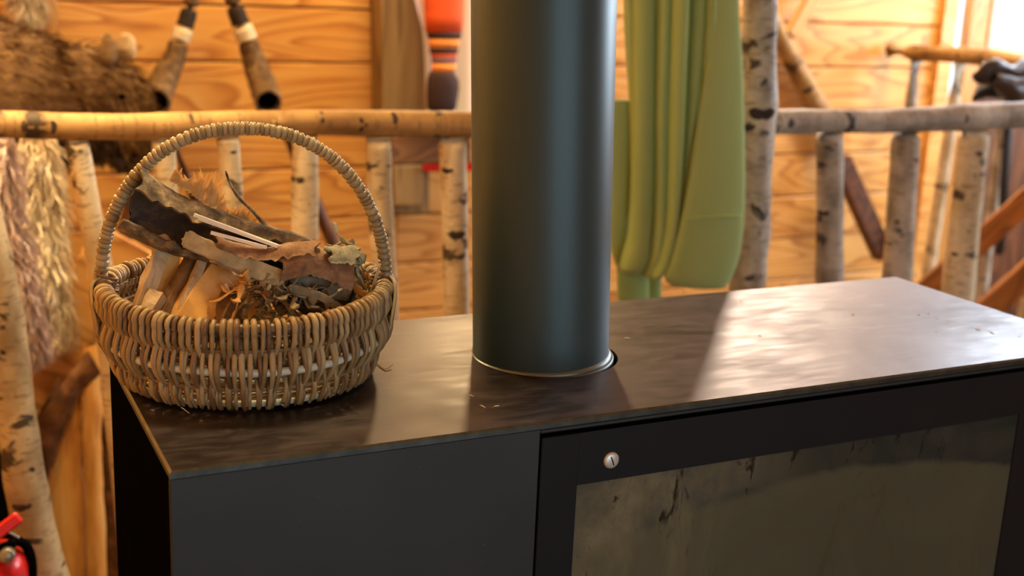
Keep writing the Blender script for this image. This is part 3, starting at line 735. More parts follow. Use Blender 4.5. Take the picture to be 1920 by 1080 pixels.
tube('hose', sp, .008, BLACKM, ex, 10)

# ================================================================== GREEN CLOTH
def px_ribbon(prof, y, mat, name, parent, bulge=.5, S=12, ymin=.0, th=.006, twist=0.0):
    """prof: (y, x0, x1) down the fold; rounded front, open soft back"""
    n0 = len(prof); prof2 = []
    if name == 'fold': prof = [(p[0], p[1] + 2.5, p[2] - 2.5) for p in prof]
    for i in range((n0 - 1) * 6 + 1):
        f = i / 6; k = min(int(f), n0 - 2); g = f - k
        def cr(j):
            p0, p1, p2, p3 = prof[max(k - 1, 0)][j], prof[k][j], prof[k + 1][j], prof[min(k + 2, n0 - 1)][j]
            return .5 * (2 * p1 + (p2 - p0) * g + (2 * p0 - 5 * p1 + 4 * p2 - p3) * g * g + (3 * p1 - p0 - 3 * p2 + p3) * g ** 3)
        prof2.append((cr(0), cr(1), cr(2)))
    V = []; Fc = []
    for (yy, x0, x1) in prof2:
        a = PY(x0, yy, y); b = PY(x1, yy, y); c = (a + b) / 2; h = (b - a) / 2; r = max(h.length, .001)
        for k in range(S):
            th_ = 2 * math.pi * k / S
            d_ = math.sin(th_); dy = -d_ * r * bulge if d_ > 0 else -d_ * r * bulge * .6
            V.append(c + h * math.cos(th_) + Vector((0, dy + twist * math.cos(th_) * r, 0)))
    for i in range(len(prof2) - 1):
        for k in range(S):
            k2 = (k + 1) % S; Fc.append([i * S + k, i * S + k2, (i + 1) * S + k2, (i + 1) * S + k])
    Fc.append(list(range(S))[::-1]); Fc.append([(len(prof2) - 1) * S + k for k in range(S)])
    return mesh_obj(name, V, Fc, mat, parent, smooth=True)
cl = thing('green_felt_cloth', 'long olive green felt cloth hanging in folds and looped between pipe and birch post', 'cloth', PY(1290, 545, 1.15))
px_ribbon([(187, 1146, 1184), (196, 1140, 1188), (260, 1138, 1190), (380, 1140, 1190), (460, 1144, 1186), (500, 1156, 1180), (512, 1166, 1176)], 1.17, FELT, 'rail_drape', cl, .35, 14)
px_ribbon([(-260, 1166, 1188), (0, 1167, 1190), (90, 1170, 1192), (190, 1177, 1196), (300, 1180, 1198), (400, 1180, 1196)], 1.155, FELT, 'fold', cl, 1.1)
px_ribbon([(-260, 1186, 1228), (0, 1184, 1226), (200, 1184, 1224), (330, 1181, 1223), (430, 1176, 1220), (480, 1164, 1216), (503, 1160, 1208), (513, 1168, 1196)], 1.14, FELT, 'fold', cl, .8, 14)
px_ribbon([(-260, 1232, 1262), (0, 1230, 1256), (200, 1226, 1250), (350, 1225, 1248), (440, 1219, 1246), (490, 1210, 1238), (515, 1204, 1226), (520, 1208, 1220)], 1.13, FELT, 'fold', cl, 1.2)
px_ribbon([(-260, 1264, 1298), (0, 1258, 1291), (200, 1253, 1283), (360, 1250, 1276), (440, 1243, 1268), (490, 1230, 1256), (516, 1218, 1244), (524, 1222, 1236)], 1.115, FELT, 'fold', cl, 1.2)
px_ribbon([(-260, 1300, 1330), (0, 1293, 1320), (120, 1288, 1314), (230, 1284, 1306), (340, 1276, 1298), (430, 1264, 1290), (500, 1244, 1280)], 1.12, FELT, 'fold', cl, 1.2)
px_ribbon([(-260, 1330, 1350), (0, 1321, 1346), (90, 1316, 1336), (180, 1310, 1326), (270, 1302, 1314), (350, 1292, 1302)], 1.11, FELT, 'fold', cl, 1.2)
px_ribbon([(-260, 1180, 1356), (0, 1180, 1350), (200, 1182, 1330), (400, 1182, 1310), (490, 1180, 1280), (508, 1196, 1262)], 1.185, FELT, 'back_layer', cl, .04)
pn = px_ribbon([(-260, 1352, 1384), (0, 1343, 1386), (130, 1322, 1393), (250, 1303, 1396), (360, 1286, 1397), (440, 1270, 1393), (490, 1256, 1384), (520, 1246, 1372), (536, 1262, 1362), (541, 1300, 1350)], 1.10, FELT, 'broad_panel', cl, .16, 18)
sm_ = smooth_path([PY(1287, 409, 1.088), PY(1320, 407, 1.083), (PY(1360, 405, 1.083)), PY(1391, 404, 1.09)], 5)
tube('seam', sm_, .0014, FELT_SEAM, cl, 6)
px_ribbon([(500, 1156, 1216), (540, 1157, 1216), (640, 1160, 1216)], 1.20, FELT, 'lower_end', cl, .2)
px_ribbon([(490, 1212, 1240), (540, 1214, 1240), (640, 1216, 1240)], 1.21, FELT, 'lower_end', cl, .4)

# ================================================================== THE STOVE
D = .379; W = 1.155; ZT = 1.0
stove = thing('wood_stove', 'wide low dark steel wood stove with a glass door, basket and pipe on top', 'stove', (W / 2, D / 2, 0.02))
pcx, pcy = PZ(1013.5, 663)[:2]; PR = .0775
hc = PZ(1021.5, 664); HR = .0835
def top_plate():
    bm = bmesh.new(); S = 64; x0, x1, y0, y1 = 0.0, W, 0.0, D; z1 = ZT; z0 = ZT - .007; bv = .0022
    def ring(z, ins=0, circ=False):
        out = []
        for k in range(S):
            th = 2 * math.pi * k / S; c, s = math.cos(th), math.sin(th)
            if circ: out.append(bm.verts.new((hc.x + c * HR, hc.y + s * HR, z)))
            else:
                X0, X1, Y0, Y1 = x0 + ins, x1 - ins, y0 + ins, y1 - ins
                tx = ((X1 - hc.x) / c if c > 1e-9 else ((X0 - hc.x) / c if c < -1e-9 else 1e9)); ty = ((Y1 - hc.y) / s if s > 1e-9 else ((Y0 - hc.y) / s if s < -1e-9 else 1e9))
                tt = min(tx, ty); out.append(bm.verts.new((hc.x + c * tt, hc.y + s * tt, z)))
        return out
    def fixcorner(r, z, ins=0):
        for (cx, cy) in ((x0 + ins, y0 + ins), (x1 - ins, y0 + ins), (x0 + ins, y1 - ins), (x1 - ins, y1 - ins)):
            v = min(r, key=lambda v: abs(math.atan2(v.co.y - hc.y, v.co.x - hc.x) - math.atan2(cy - hc.y, cx - hc.x))); v.co = (cx, cy, z)
    a = ring(z1, circ=True); b = ring(z1, bv); c = ring(z1 - bv); d_ = ring(z0); e = ring(z0, circ=True)
    fixcorner(b, z1, bv); fixcorner(c, z1 - bv); fixcorner(d_, z0)
    for r1, r2 in ((a, b), (b, c), (c, d_), (d_, e), (e, a)):
        for k in range(S):
            k2 = (k + 1) % S; bm.faces.new([r1[k], r2[k], r2[k2], r1[k2]])
    bmesh.ops.recalc_face_normals(bm, faces=bm.faces[:])
    bm.verts.index_update(); V = [v.co.copy() for v in bm.verts]; Fc = [[v.index for v in f.verts] for f in bm.faces]; bm.free()
    return V, Fc
V, Fc = top_plate()
fm = [0 if k // 64 == 0 else 1 for k in range(len(Fc))]
mesh_obj('top_plate', V, Fc, None, stove, mats=[STEEL_TOP, EDGE], fmat=fm)
DX0, DX1, DZ1, DZ0 = .3565, 1.085, .9845, .50
# front panel: left plate, narrow upper rail, right stile
fp = join([box_geo(.0, DX0 - .002, .002, .006, .06, .9925, .0012), box_geo(DX0 - .003, W, .001, .010, .9870, .9925, .0018), box_geo(DX1 + .002, W, .002, .006, .06, .988, .001), box_geo(DX0 - .003, DX1 + .003, .002, .006, .06, DZ0 - .003, .001)])
mesh_obj('front_panel', fp[0], fp[1], ENAMEL, stove)
box('side_panel', .006, .010, .006, D - .002, .06, .992, BLACKM, stove, .001)
box('side_panel', W - .010, W - .006, .006, D - .002, .06, .992, BLACK, stove, .001)
box('back_panel', .006, W - .006, D - .006, D - .002, .06, .992, BLACK, stove, .001)
box('firebox', .05, W - .05, .03, D - .03, .10, .95, BLACKM, stove, .002)
box('plinth', .03, W - .03, .03, D - .03, .0125, .062, BLACK, stove, .002)
# door: frame with opening, glass, screws
GX0, GX1, GZ1, GZ0 = .4005, 1.018, .9255, .55
door = thing('door', '', '', (DX0, .004, DZ0)); del door['label']; del door['category']
door.parent = stove; door.location = Vector((DX0, .004, DZ0)) - WORLD['wood_stove']
df = join([box_geo(DX0 + .001, GX0, .0045, .016, DZ0, DZ1 - .003, .0008), box_geo(GX1, DX1 - .001, .0045, .016, DZ0, DZ1 - .003, .0008),
           box_geo(GX0 - .001, GX1 + .001, .0045, .016, GZ1, DZ1 - .003, .0), box_geo(GX0 - .001, GX1 + .001, .0045, .016, DZ0, GZ0, .0)])
mesh_obj('door_frame', df[0], df[1], BLACK, door)
gl = join([box_geo(GX0 - .002, GX1 + .002, .0065, .0105, GZ0 - .002, GZ1 + .002)]); mesh_obj('glass', gl[0], gl[1], GLASS_SOOT, door, origin=(0, 0, 0))
def screw(x, z, ang):
    c = Vector((x, .0045, z)); r = .0088; prof = [(r, 0), (r, -.0010), (r * .93, -.0022), (r * .7, -.0030), (r * .35, -.0034), (0, -.0035)]
    # dome facing -y
    V = []; Fc = []; S = 28
    for (rr, dy) in prof:
        for k in range(S):
            th = 2 * math.pi * k / S; V.append(c + Vector((math.cos(th) * rr, dy, math.sin(th) * rr)))
    for i in range(len(prof) - 1):
        for k in range(S): k2 = (k + 1) % S; Fc.append([i * S + k, i * S + k2, (i + 1) * S + k2, (i + 1) * S + k])
    o = mesh_obj('screw', V, Fc, SCREWM, door, smooth=True)
    u = Vector((math.cos(ang), 0, math.sin(ang))); n_ = Vector((-u.z, 0, u.x))
    q = []
    for s in (-1, -.6, 0, .6, 1):
        for w_ in (-1, 1):
            dy = -.0003 - (.0035 - .0028 * abs(s) ** 3)
            q.append(c + u * s * r * .97 + n_ * w_ * .00065 + Vector((0, dy, 0)))
    mesh_obj('slot', q, [[2 * i, 2 * i + 1, 2 * i + 3, 2 * i + 2] for i in range(4)], BLACKM, o)
screw(.438, .9475, math.radians(112)); screw(1.046, .9475, math.radians(60)); screw(.438, .525, math.radians(20)); screw(1.046, .525, math.radians(80))

# flue pipe
LEAN = Vector((-.0455, 0.0, 1.0)).normalized()
pipe = thing('flue_pipe', 'thick dark teal-grey flue pipe rising from the stove top', 'pipe', (pcx, pcy, ZT - .03))
pc = Vector((pcx, pcy, ZT))
lathe('pipe_tube', pc, [(PR, -.03), (PR, .3), (PR, .9), (PR, 1.86)], PIPE, pipe, 96, LEAN)
lathe('collar', pc, [(PR + .0002, -.03), (PR + .0034, -.03), (PR + .0034, .0006), (PR + .0028, .0022), (PR + .0014, .0034), (PR + .0002, .0040)], COLLAR, pipe, 96, LEAN)
pc2 = pc + Vector((.0012, -.0006, 0)); lathe('sealing_rope', pc2, [(PR + .0032, -.025), (PR + .0046, -.022), (PR + .0046, -.0024), (PR + .0036, -.0010), (PR + .0026, -.0012)], COLLAR, pipe, 96, LEAN)
lathe('throat', (hc.x, hc.y, ZT), [(HR - .0005, -.007), (HR - .001, -.046)], BLACKM, stove, 48)

# ================================================================== THE BASKET
VD = Vector((.227, .974, 0)); SD = Vector((.974, -.227, 0))
BC = Vector((.113, .262, ZT)) + SD * .019 - VD * .014; RIMZ = .098; RR0 = .1535
bk = thing('willow_basket', 'round brown willow basket with a tall wrapped handle, full of kindling, on the stove', 'basket', BC)
def brad(z):
    pts = [(0, .130), (.008, .137), (.03, .149), (.055, .1550), (.08, .156), (.098, .1535), (.12, .1535)]
    for (a, ra), (b, rb) in zip(pts, pts[1:]):
        if z <= b: return ra + (rb - ra) * max(0, (z - a)) / (b - a)
    return pts[-1][1]
def bp(th, r, z): return BC + SD * math.cos(th) * r + VD * math.sin(th) * r + Vector((0, 0, z))
def rimlift(th):  # the rim dips a little at the front and rises at the handle
    return .003 * math.cos(2 * th) + .002 * math.sin(th)
def hoop(name, z, minor, mat, parent=bk, dr=0, wob=.002, seed=0, lift=1.0):
    n = 72; P = []
    for i in range(n + 1):
        th = 2 * math.pi * i / n; P.append(bp(th, brad(z) + dr + wob * noise.noise(Vector((math.cos(th) * 1.5, math.sin(th) * 1.5, seed))), z + lift * rimlift(th) + wob * noise.noise(Vector((math.cos(th) * 1.5, math.sin(th) * 1.5, seed + 5)))))
    return tube(name, P, minor, mat, parent, 8)
hoop('rim_hoop', RIMZ, .0062, WILLOW_D, seed=1)
hoop('side_hoop', .076, .0030, WILLOW_D, seed=2)
hoop('side_hoop', .051, .0046, PALE_HOOP, dr=.0015, seed=3, lift=.5)
hoop('side_hoop', .030, .0030, WILLOW_D, dr=-.002, seed=4, lift=.3)
hoop('base_hoop', .009, .0042, PALE_HOOP, seed=5, wob=.001, lift=0)
random.seed(11)
NR = 126
def rod(th, phase, k):
    """one willow weaver: over the rim and down the outside, in and out between the hoops"""
    P = []; rr = random.uniform(.0017, .0028); sl = random.uniform(-.02, .02) + (.020 if k % 2 else -.020)
    R0 = .0062 + rr * .85
    wv = lambda z, ph: .0062 * math.cos((z - .051) / .042 * math.pi + (0 if ph else math.pi))
    if phase == 0:
        # wrap round the rim, then outside, behind the pale hoop, outside again at the base
        for a in (-60, -15, 30, 75, 110, 150, 185, 215):
            ar = math.radians(a); P.append((-math.cos(ar) * R0, RIMZ + math.sin(ar) * R0 * 1.05, 0))
        end = random.uniform(-.002, .012)
        for z in (.083, .074, .064, .055, .047, .038, .028, .018, .010, end):
            P.append((wv(z, 0) if z < .08 else .0062, z, (1 - z / .09)))
    else:
        end = random.uniform(-.002, .005)
        P = [(-.007, .090, 0), (-.005, .083, .1)]
        for z in (.076, .068, .060, .051, .042, .034, .026, .018, .009, end):
            P.append((wv(z, 1) if z > .022 else .0048, z, (1 - z / .09)))
    out = []
    for (dr, z, s) in P:
        z2 = max(z, .0035); t2 = th + sl * s * 1.4
        out.append(bp(t2, brad(z2) + dr + random.uniform(-.0006, .0006), z2 + rimlift(t2) * min(1, z2 / .09)))
    path = smooth_path(out, 2)
    radii = [rr * (1.32 if i < len(path) * .38 else (1.32 - .34 * min(1, (i / len(path) - .38) * 5))) * (1 + random.uniform(-.05, .05)) for i in range(len(path))]
    return tube('willow_rod', path, radii, [WILLOW, WILLOW, WILLOW, WILLOW_D][k % 4 if phase else (k * 3) % 4], bk, 7)
for k in range(NR):
    th = 2 * math.pi * (k + random.uniform(-.22, .22)) / NR
    rod(th, 0, k)
    rod(th + math.pi / NR * random.uniform(.8, 1.2), 1, k)
# solid woven floor of the basket
lathe('base_mat', BC, [(0, .004), (.06, .0035), (.132, .0035), (.134, .007), (0, .008)], WILLOW_D, bk, 48)
# lining weave (inside wall, second layer of horizontal rods keeps daylight out)
for i, z in enumerate((.018, .024, .037, .043, .058, .064, .070, .083)):
    hoop('inner_strand', z, .0020, WILLOW_D if i % 2 else WILLOW, dr=-.0052, seed=20 + i, lift=.4)
# handle
HA, HB = .1565, .1795
def hpt(t_):  # t_ from 0 (left foot) to 1 (right foot)
    f0 = .16
    if t_ < f0 * .55: 
        s = t_ / (f0 * .55); return Vector((-HA - .004 + .004 * s, RIMZ - .045 + .045 * s))
    if t_ > 1 - f0 * .55:
        s = (1 - t_) / (f0 * .55); return Vector((HA + .004 - .004 * s, RIMZ - .045 + .045 * s))
    s = (t_ - f0 * .55) / (1 - f0 * 1.1); a = math.pi * (1 - s)
    e = 0.92
    cx = math.copysign(abs(math.cos(a)) ** e, math.cos(a)); return Vector((cx * HA, RIMZ + math.sin(a) ** .95 * HB))
def H3(t_):
    q = hpt(t_); return BC + SD * q.x + Vector((0, 0, q.y)) + VD * (.004 * math.sin(t_ * 5))
hp = [H3(i / 90) for i in range(91)]
tube('handle_core', hp, .0058, WILLOW_D, bk, 10)
cum = [0]
for i in range(90): cum.append(cum[-1] + (hp[i + 1] - hp[i]).length)
def at_len(s):
    for i in range(90):
        if cum[i + 1] >= s:
            f = (s - cum[i]) / (cum[i + 1] - cum[i]); return hp[i].lerp(hp[i + 1], f), (hp[i + 1] - hp[i]).normalized()
    return hp[-1], (hp[-1] - hp[-2]).normalized()
s = .028; k = 0
while s < cum[-1] - .028:
    wdt = random.uniform(.0040, .0082); c, tt = at_len(s + wdt / 2)
    a = tt.cross(VD).normalized(); b = VD
    tl = random.uniform(-.16, .16); ty = random.uniform(-.12, .12)
    tt2 = (tt + a * tl + b * ty).normalized()
    R0 = random.uniform(.0062, .0069); V = []; Fc = []; S = 18
    for (off, dr) in ((-.5, -.0018), (-.45, .0001), (-.25, .0009), (0, .0010), (.25, .0009), (.45, .0001), (.5, -.0018)):
        for j in range(S):
            th = 2 * math.pi * j / S; rad = a * math.cos(th) + b * math.sin(th); rad = (rad - tt2 * rad.dot(tt2)).normalized()
            V.append(c + tt2 * off * wdt * .97 + rad * (R0 + dr + .0004 * noise.noise(Vector((th * 2, k, 0)))))
    for i in range(6):
        for j in range(S): j2 = (j + 1) % S; Fc.append([i * S + j, i * S + j2, (i + 1) * S + j2, (i + 1) * S + j])
    mesh_obj('handle_wrap', V, Fc, WILLOW_H, bk, smooth=True)
    s += wdt * random.uniform(.98, 1.05); k += 1
# woven ears where the handle meets the rim
for side in (-1, 1):
    th0 = 0 if side > 0 else math.pi
    for j in range(17):
        f = (j / 16 - .5) * 2
        tth = th0 + f * .27; z0 = .128 - .014 * abs(f); z1 = .030 + .03 * abs(f)
        P = [bp(th0 + f * .03, RR0 + .002, z0), bp(th0 + f * .10, RR0 + .011, .108), bp(th0 + f * .18, RR0 + .013, .092), bp(tth, RR0 + .0105, .070), bp(tth * 1.0, brad(z1) + .008, z1), bp(tth, brad(z1 - .012) + .002, z1 - .012)]
        tube('binding_rod', smooth_path(P, 4), random.uniform(.0017, .0024), WILLOW_D if j % 2 else WILLOW, bk, 6)
    for j in range(9):
        z = .100 + j * .0035 - .014; r_ = .0115
        P = []
        for a in range(0, 361, 40):
            ar = math.radians(a); c = bp(th0, RR0 - .003, z)
            P.append(c + bp(th0, 1, 0).__sub__(BC) * math.cos(ar) * r_ + Vector((-math.sin(th0), 0, 0)) * 0 + VD * math.sin(ar) * r_ * 1.0 + Vector((0, 0, .004 * math.sin(ar + j))))
        tube('ear_wrap', P, .0019, WILLOW_D, bk, 6)
# loose straw tucked in the right ear
def BPt(x, y, off=0.0):
    """pixel -> point on the upright plane through the basket centre, shifted back by off"""
    v = _d(x, y); o = BC + VD * off; t_ = (o - CAM).dot(VD) / v.dot(VD); return CAM + v * t_
k = tube('loose_straw', smooth_path([BPt(709, 552, -.035), BPt(722, 515, -.032), BPt(733, 478, -.03)], 3), .0017, STRIP, bk, 6)

bk.scale = (.925, .925, .925)

# ------------------------------------------------------------------ kindling
def stick(name, label, pts, w, th, mat, cat='kindling', seed=0, jag=.25, sides=4, up=None, grp='kindling in the basket'):
    """irregular split stick: polygon section swept with noise; pts=(px,py,off)"""
    P = smooth_path([BPt(*p) for p in pts], 6); V = []; Fc = []; n = len(P); S = sides * 3
    a = b = None
    for i, p in enumerate(P):
        td = (P[min(i + 1, n - 1)] - P[max(i - 1, 0)]).normalized()
        a = td.cross(VD).normalized(); b = a.cross(td).normalized()
        for k in range(S):
            an = 2 * math.pi * (k + .5) / S + seed
            # squarish section
            c, s_ = math.cos(an - seed), math.sin(an - seed); q = max(abs(c), abs(s_)); c /= q; s_ /= q
            rot = seed; c2 = c * math.cos(rot) - s_ * math.sin(rot); s2 = c * math.sin(rot) + s_ * math.cos(rot)
            nz = 1 + jag * noise.noise(Vector((k * .9, i * .35, seed * 7)))
            e = 1.0 if 0 < i < n - 1 else .8
            V.append(p + a * c2 * w / 2 * nz * e + b * s2 * th / 2 * nz * e + td * (random.uniform(-.004, .004) if i in (0, n - 1) else 0))
    for i in range(n - 1):
        for k in range(S): k2 = (k + 1) % S; Fc.append([i * S + k, i * S + k2, (i + 1) * S + k2, (i + 1) * S + k])
    Fc.append(list(range(S))[::-1]); Fc.append([(n - 1) * S + k for k in range(S)])
    o = mesh_obj(name, V, Fc, mat); return tag(o, label, cat, grp)
stick('split_stick', 'pale split birch stick standing at the left inside of the basket', [(306, 448, .0), (292, 500, -.02), (272, 550, -.04), (250, 615, -.055)], .014, .018, SPLIT_P, seed=.3)
stick('split_stick', 'orange-faced split stick just right of the pale one', [(325, 450, .012), (312, 510, .0), (296, 590, -.03)], .017, .012, SPLIT_O, seed=.2)
stick('split_stick', 'short thick pale stick stump leaning at the left rim', [(300, 548, -.05), (282, 580, -.06), (262, 625, -.07)], .016, .014, SPLIT_P, seed=.9)
stick('split_stick', 'square brown stick leaning right, left of the thin pale sliver', [(366, 476, .0), (340, 525, -.02), (305, 590, -.055), (296, 612, -.06)], .013, .013, SPLIT_B, seed=.5, jag=.12)
stick('wood_sliver', 'thin pale sliver of wood leaning between brown stick and orange block', [(386, 470, -.01), (368, 515, -.03), (350, 560, -.05), (334, 615, -.07)], .008, .006, SPLIT_P, seed=.4)
stick('wood_block', 'bright orange split wood block near the basket front', [(416, 500, .0), (390, 535, -.02), (358, 590, -.05), (345, 620, -.06)], .034, .022, SPLIT_O, seed=.25, jag=.10)
stick('wood_block', 'brown wedge of wood right of the bright orange block', [(440, 550, -.02), (425, 580, -.04), (412, 625, -.05)], .020, .018, SPLIT_B, seed=.7)
stick('wood_block', 'orange split piece below the big bark curl, deep in the basket', [(335, 470, .04), (360, 520, .03), (380, 580, .0)], .022, .018, SPLIT_O, seed=.8)
stick('split_stick', 'dark thin stick in the middle of the basket, behind the fibrous bark', [(470, 500, .05), (455, 550, .02), (450, 610, .0)], .012, .012, SPLIT_B, seed=.2)
stick('split_stick', 'reddish stick at the basket middle front, mostly hidden', [(500, 520, .0), (484, 565, -.02), (478, 612, -.04)], .013, .012, SPLIT_O, seed=1.1)
stick('bark_strip', 'long pale greenish bark strip lying across the wood', [(345, 447, -.045), (380, 462, -.05), (430, 487, -.06), (480, 507, -.065), (530, 522, -.07)], .016, .003, STRIP, seed=.1, jag=.4)
stick('bark_strip', 'grey bark splinter at the right, lying under the brown curl', [(520, 520, -.06), (575, 535, -.055), (620, 540, -.05), (655, 548, -.045)], .020, .006, BARK_G, seed=.1, jag=.3)
stick('bark_strip', 'grey curved bark splinter hanging toward the front rim', [(545, 540, -.075), (590, 552, -.08), (620, 566, -.08), (640, 582, -.08)], .008, .004, BARK_G, seed=.1, jag=.3)
for i, (p0, p1, lb) in enumerate((((364, 403, -.070), (545, 470, -.058), 'longest white wood splint, topmost, against the bark curl'), ((372, 409, -.066), (520, 462, -.064), 'second white wood splint, just under the longest one'), ((395, 436, -.068), (500, 464, -.066), 'lowest and shortest of the white wood splints'))):
    a, b = BPt(*p0), BPt(*p1); o = board('wood_splint', a, b, .0034, .0026, MATCH, None, Vector((0, -1, 0)), .0003); tag(o, lb, 'splint', 'white splints on the bark')

def trough(name, p0, p1, r0, r1, arc0, arc1, mat_out, mat_in, ragged, seed, th=.003, parent=None, curl=0, nL=40, nA=22, squash=1.0):
    """bark curl: an arc-shaped shell between pixels p0 and p1"""
    P0, P1 = BPt(*p0), BPt(*p1); ax = (P1 - P0).normalized(); up = Vector((0, 0, 1)); a = (up - ax * up.dot(ax)).normalized(); b = ax.cross(a)
    V = []; mats = []
    for s in (0, 1):
        for i in range(nL):
            f = i / (nL - 1); c = P0.lerp(P1, f) + a * .006 * math.sin(f * 5 + seed) * (1 if curl else 0); r = r0 + (r1 - r0) * f
            for j in range(nA):
                g = j / (nA - 1)
                e0 = ragged * noise.noise(Vector((f * 16, seed, 0))); e1 = ragged * noise.noise(Vector((f * 16, seed + 4, 0)))
                an = math.radians(arc0 + e0 + (arc1 + e1 - arc0 - e0) * g)
                rr = (r - s * th) * (1 + .10 * noise.noise(Vector((f * 5, g * 3, seed))) + .03 * noise.noise(Vector((f * 30, g * 14, seed))))
                endj = .010 * noise.noise(Vector((g * 7, seed + 2, i))) * (1 if i in (0, nL - 1) else 0)
                V.append(c + ax * endj + a * math.sin(an) * rr * squash + b * math.cos(an) * rr)
    N = nL * nA; Fc = []; fm = []
    for i in range(nL - 1):
        for j in range(nA - 1):
            q = i * nA + j; Fc.append([q, q + nA, q + nA + 1, q + 1]); fm.append(0); Fc.append([q + 1 + N, q + nA + 1 + N, q + nA + N, q + N]); fm.append(1)
        for j in (0, nA - 1): q = i * nA + j; Fc.append([q, q + nA, q + nA + N, q + N]); fm.append(0)
    for j in range(nA - 1):
        for i in (0, nL - 1): q = i * nA + j; Fc.append([q, q + 1, q + 1 + N, q + N]); fm.append(0)
    return mesh_obj(name, V, Fc, None, parent, True, mats=[mat_out, mat_in], fmat=fm), P0, P1, ax, a, b
# camera looks along +VD; b axis = ax x up; find which way it points so that arcs face the viewer
bc_ = thing('bark_curl', 'big dark curled piece of bark with a ragged fibrous edge, lying on top of the kindling', 'bark', BPt(420, 440, 0))
big, P0, P1, ax, a_, b_ = trough('shell', (244, 378, -.010), (575, 500, -.010), .032, .022, 35, 330, BARK_D, INNER, 16, 3, .004, bc_, 1)
import builtins
# fringe of torn fibres along the upper edge
random.seed(5); V = []; Fc = []
for k_ in range(90):
    f = random.uniform(.06, .62); c = BPt(322 + (f - .06) * 330, 338 + (f - .06) * 215, .004)
    hgt = random.uniform(.006, .016) + .020 * math.exp(-((f - .24) / .06) ** 2) + .010 * math.exp(-((f - .45) / .05) ** 2)
    d_ = (Vector((0, 0, 1)) + SD * random.uniform(-.1, .75) + VD * random.uniform(-.2, .2)).normalized(); s = SD * random.uniform(.0016, .0045)
    b0 = len(V); m = c + d_ * hgt * .55 + SD * .002; V += [c - s, c + s, m + s * .7, m - s * .7, c + d_ * hgt + SD * random.uniform(-.003, .008)]; Fc += [[b0, b0 + 1, b0 + 2, b0 + 3], [b0 + 3, b0 + 2, b0 + 4]]
fr = mesh_obj('torn_fringe', V, Fc, FIBRE, bc_); fr['kind'] = 'stuff'
md = fr.modifiers.new('s', 'SOLIDIFY'); md.thickness = .0006
bc_['label'] = 'big dark bark curl with a torn fibrous edge, topmost on the kindling'

tw = tube('twig', smooth_path([BPt(423, 321, -.0), BPt(434, 350, 0), BPt(450, 373, 0), BPt(470, 392, 0), BPt(500, 425, 0), BPt(534, 462, 0)], 5), [.0013] * 8 + [.0018] * 10 + [.0022] * 8, BARK_D, None, 7)
tag(tw, 'thin bent dark twig sticking up behind the bark curl', 'twig')
o, *_ = trough('bark_piece', (405, 472, -.058), (590, 492, -.058), .014, .017, 20, 300, BARK_B, INNER, 14, 9, .002, None, 1); tag(o, 'brown rolled bark piece below the white splints', 'bark', 'rolled bark pieces')
o, *_ = trough('bark_piece', (520, 502, -.062), (655, 508, -.050), .017, .020, -30, 250, BARK_B, INNER, 14, 12, .0025, None, 1); tag(o, 'wide brown and grey rolled bark piece at the right inside of the basket', 'bark', 'rolled bark pieces')
o, *_ = trough('bark_piece', (610, 492, -.064), (662, 494, -.056), .016, .018, 10, 200, LICHEN, BARK_D, 10, 15, .0025, None, 0, 16); tag(o, 'lichen-grey bark flake at the right end of the brown roll', 'bark', 'rolled bark pieces')
o, *_ = trough('bark_piece', (560, 575, -.02), (665, 545, -.02), .030, .028, 100, 250, BARK_D, INNER, 10, 18, .003, None, 0); tag(o, 'dark hollow bark slab deep at the right of the basket', 'bark', 'rolled bark pieces')

def crumple(name, label, cx, cy, off, n, size, mats_, seed, grp=None):
    """a wad of curled shreds: short bent ribbons"""
    random.seed(seed); r = thing(name, label, 'bark shreds', BPt(cx, cy, off), grp)
    for k in range(n):
        c = BPt(cx + random.gauss(0, size), cy + random.gauss(0, size * .6), off + random.uniform(-.012, .012))
        c.z = max(c.z, 1.022); hv = Vector((c.x - BC.x, c.y - BC.y, 0))
        if hv.length > .108: c -= hv * (1 - .108 / hv.length)
        d_ = Vector([random.uniform(-1, 1) for _ in range(3)]).normalized(); e = Vector([random.uniform(-1, 1) for _ in range(3)]).normalized()
        L_ = random.uniform(.012, .036); P = smooth_path([c, c + d_ * L_ * .4 + e * .004, c + d_ * L_ * .8 - e * .002 + Vector((0, 0, -.004)), c + d_ * L_ - e * .008], 3)
        tube('shred', P, [random.uniform(.0015, .006) for _ in P], mats_[k % len(mats_)], r, 6, .3, k, .25)
    return r
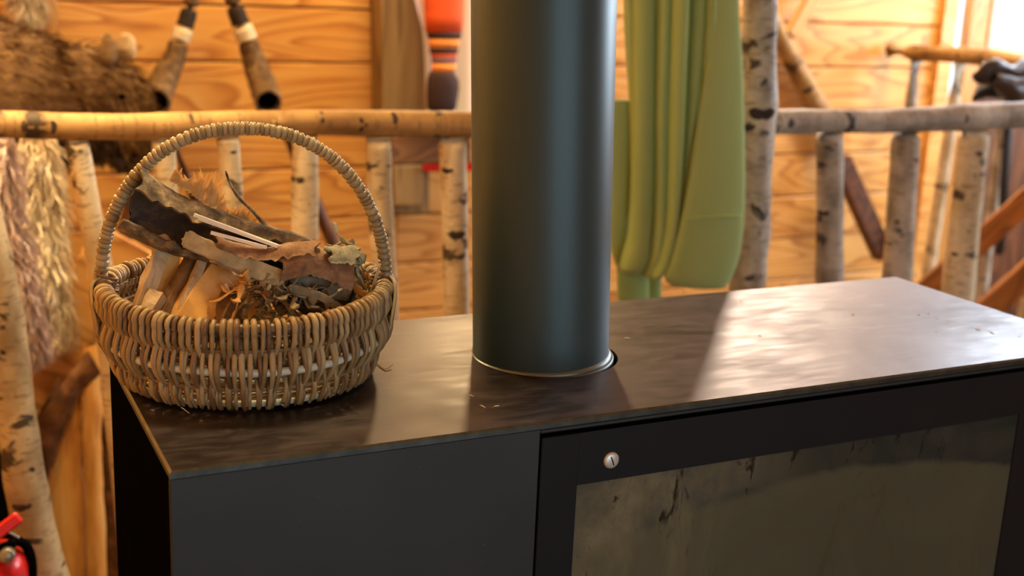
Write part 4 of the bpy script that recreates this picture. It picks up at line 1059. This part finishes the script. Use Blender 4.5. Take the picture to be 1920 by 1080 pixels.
crumple('bark_shreds', 'tangle of grey fibrous bark shreds in the middle front of the basket', 515, 555, -.06, 34, 26, [BARK_G, BARK_D, LICHEN, BARK_G], 1)
crumple('bark_shreds', 'golden brown bark crumbs right of the orange block', 468, 540, -.05, 22, 12, [FIBRE, SPLIT_O, BARK_B], 2)
crumple('bark_shreds', 'small grey-green lichen tuft sticking up at the right rim', 672, 468, -.03, 12, 5, [LICHEN], 3)
crumple('bark_shreds', 'pale yellowish bark scraps below the lichen tuft at the right', 676, 500, -.03, 14, 11, [FIBRE, STRIP, BARK_B], 4)
crumple('bark_shreds', 'dark chips filling the basket bottom under the sticks', 450, 590, .03, 60, 62, [BARK_D, SPLIT_B, BARK_B], 6)
crumple('bark_shreds', 'grey splinters over the dark hollow at the right front', 585, 550, -.06, 14, 16, [BARK_G, STRIP], 8)

# small root fibre and crumbs on the stove top
tw = tube('root_fibre', smooth_path([PZ(690, 668, 1.001), PZ(700, 668, 1.004), PZ(708, 682, 1.0012), PZ(722, 692, 1.0012), PZ(731, 688, 1.002), PZ(737, 682, 1.004)], 4), .0006, FIBRE, None, 5)
tag(tw, 'thin reddish root fibre on the stove top right of the basket', 'fibre')
tw = tube('white_hair', smooth_path([PZ(338, 763, 1.006), PZ(346, 768, 1.003), PZ(355, 775, 1.001)], 3), .0003, MATCH, None, 4)
tag(tw, 'single white hair below the basket front', 'hair')
random.seed(3)
for i, (x, y) in enumerate(((1425, 630), (1600, 590), (1722, 590), (1758, 596), (1755, 622), (1834, 618), (1860, 624), (1912, 630), (1176, 634), (883, 742), (930, 762), (905, 762), (1740, 588), (1390, 565))):
    p = PZ(x, y, 1.0003); L_ = random.uniform(.001, .0055); an = random.uniform(0, 3.1); d_ = Vector((math.cos(an), math.sin(an), 0)) * L_
    o = tube('dust_crumb', [p - d_, p + Vector((0, 0, .0004)), p + d_], [.0003, .0006, .0003], MATCH, None, 5)
    tag(o, 'tiny pale wood crumb on the stove top', 'crumb', 'wood crumbs on the stove top')
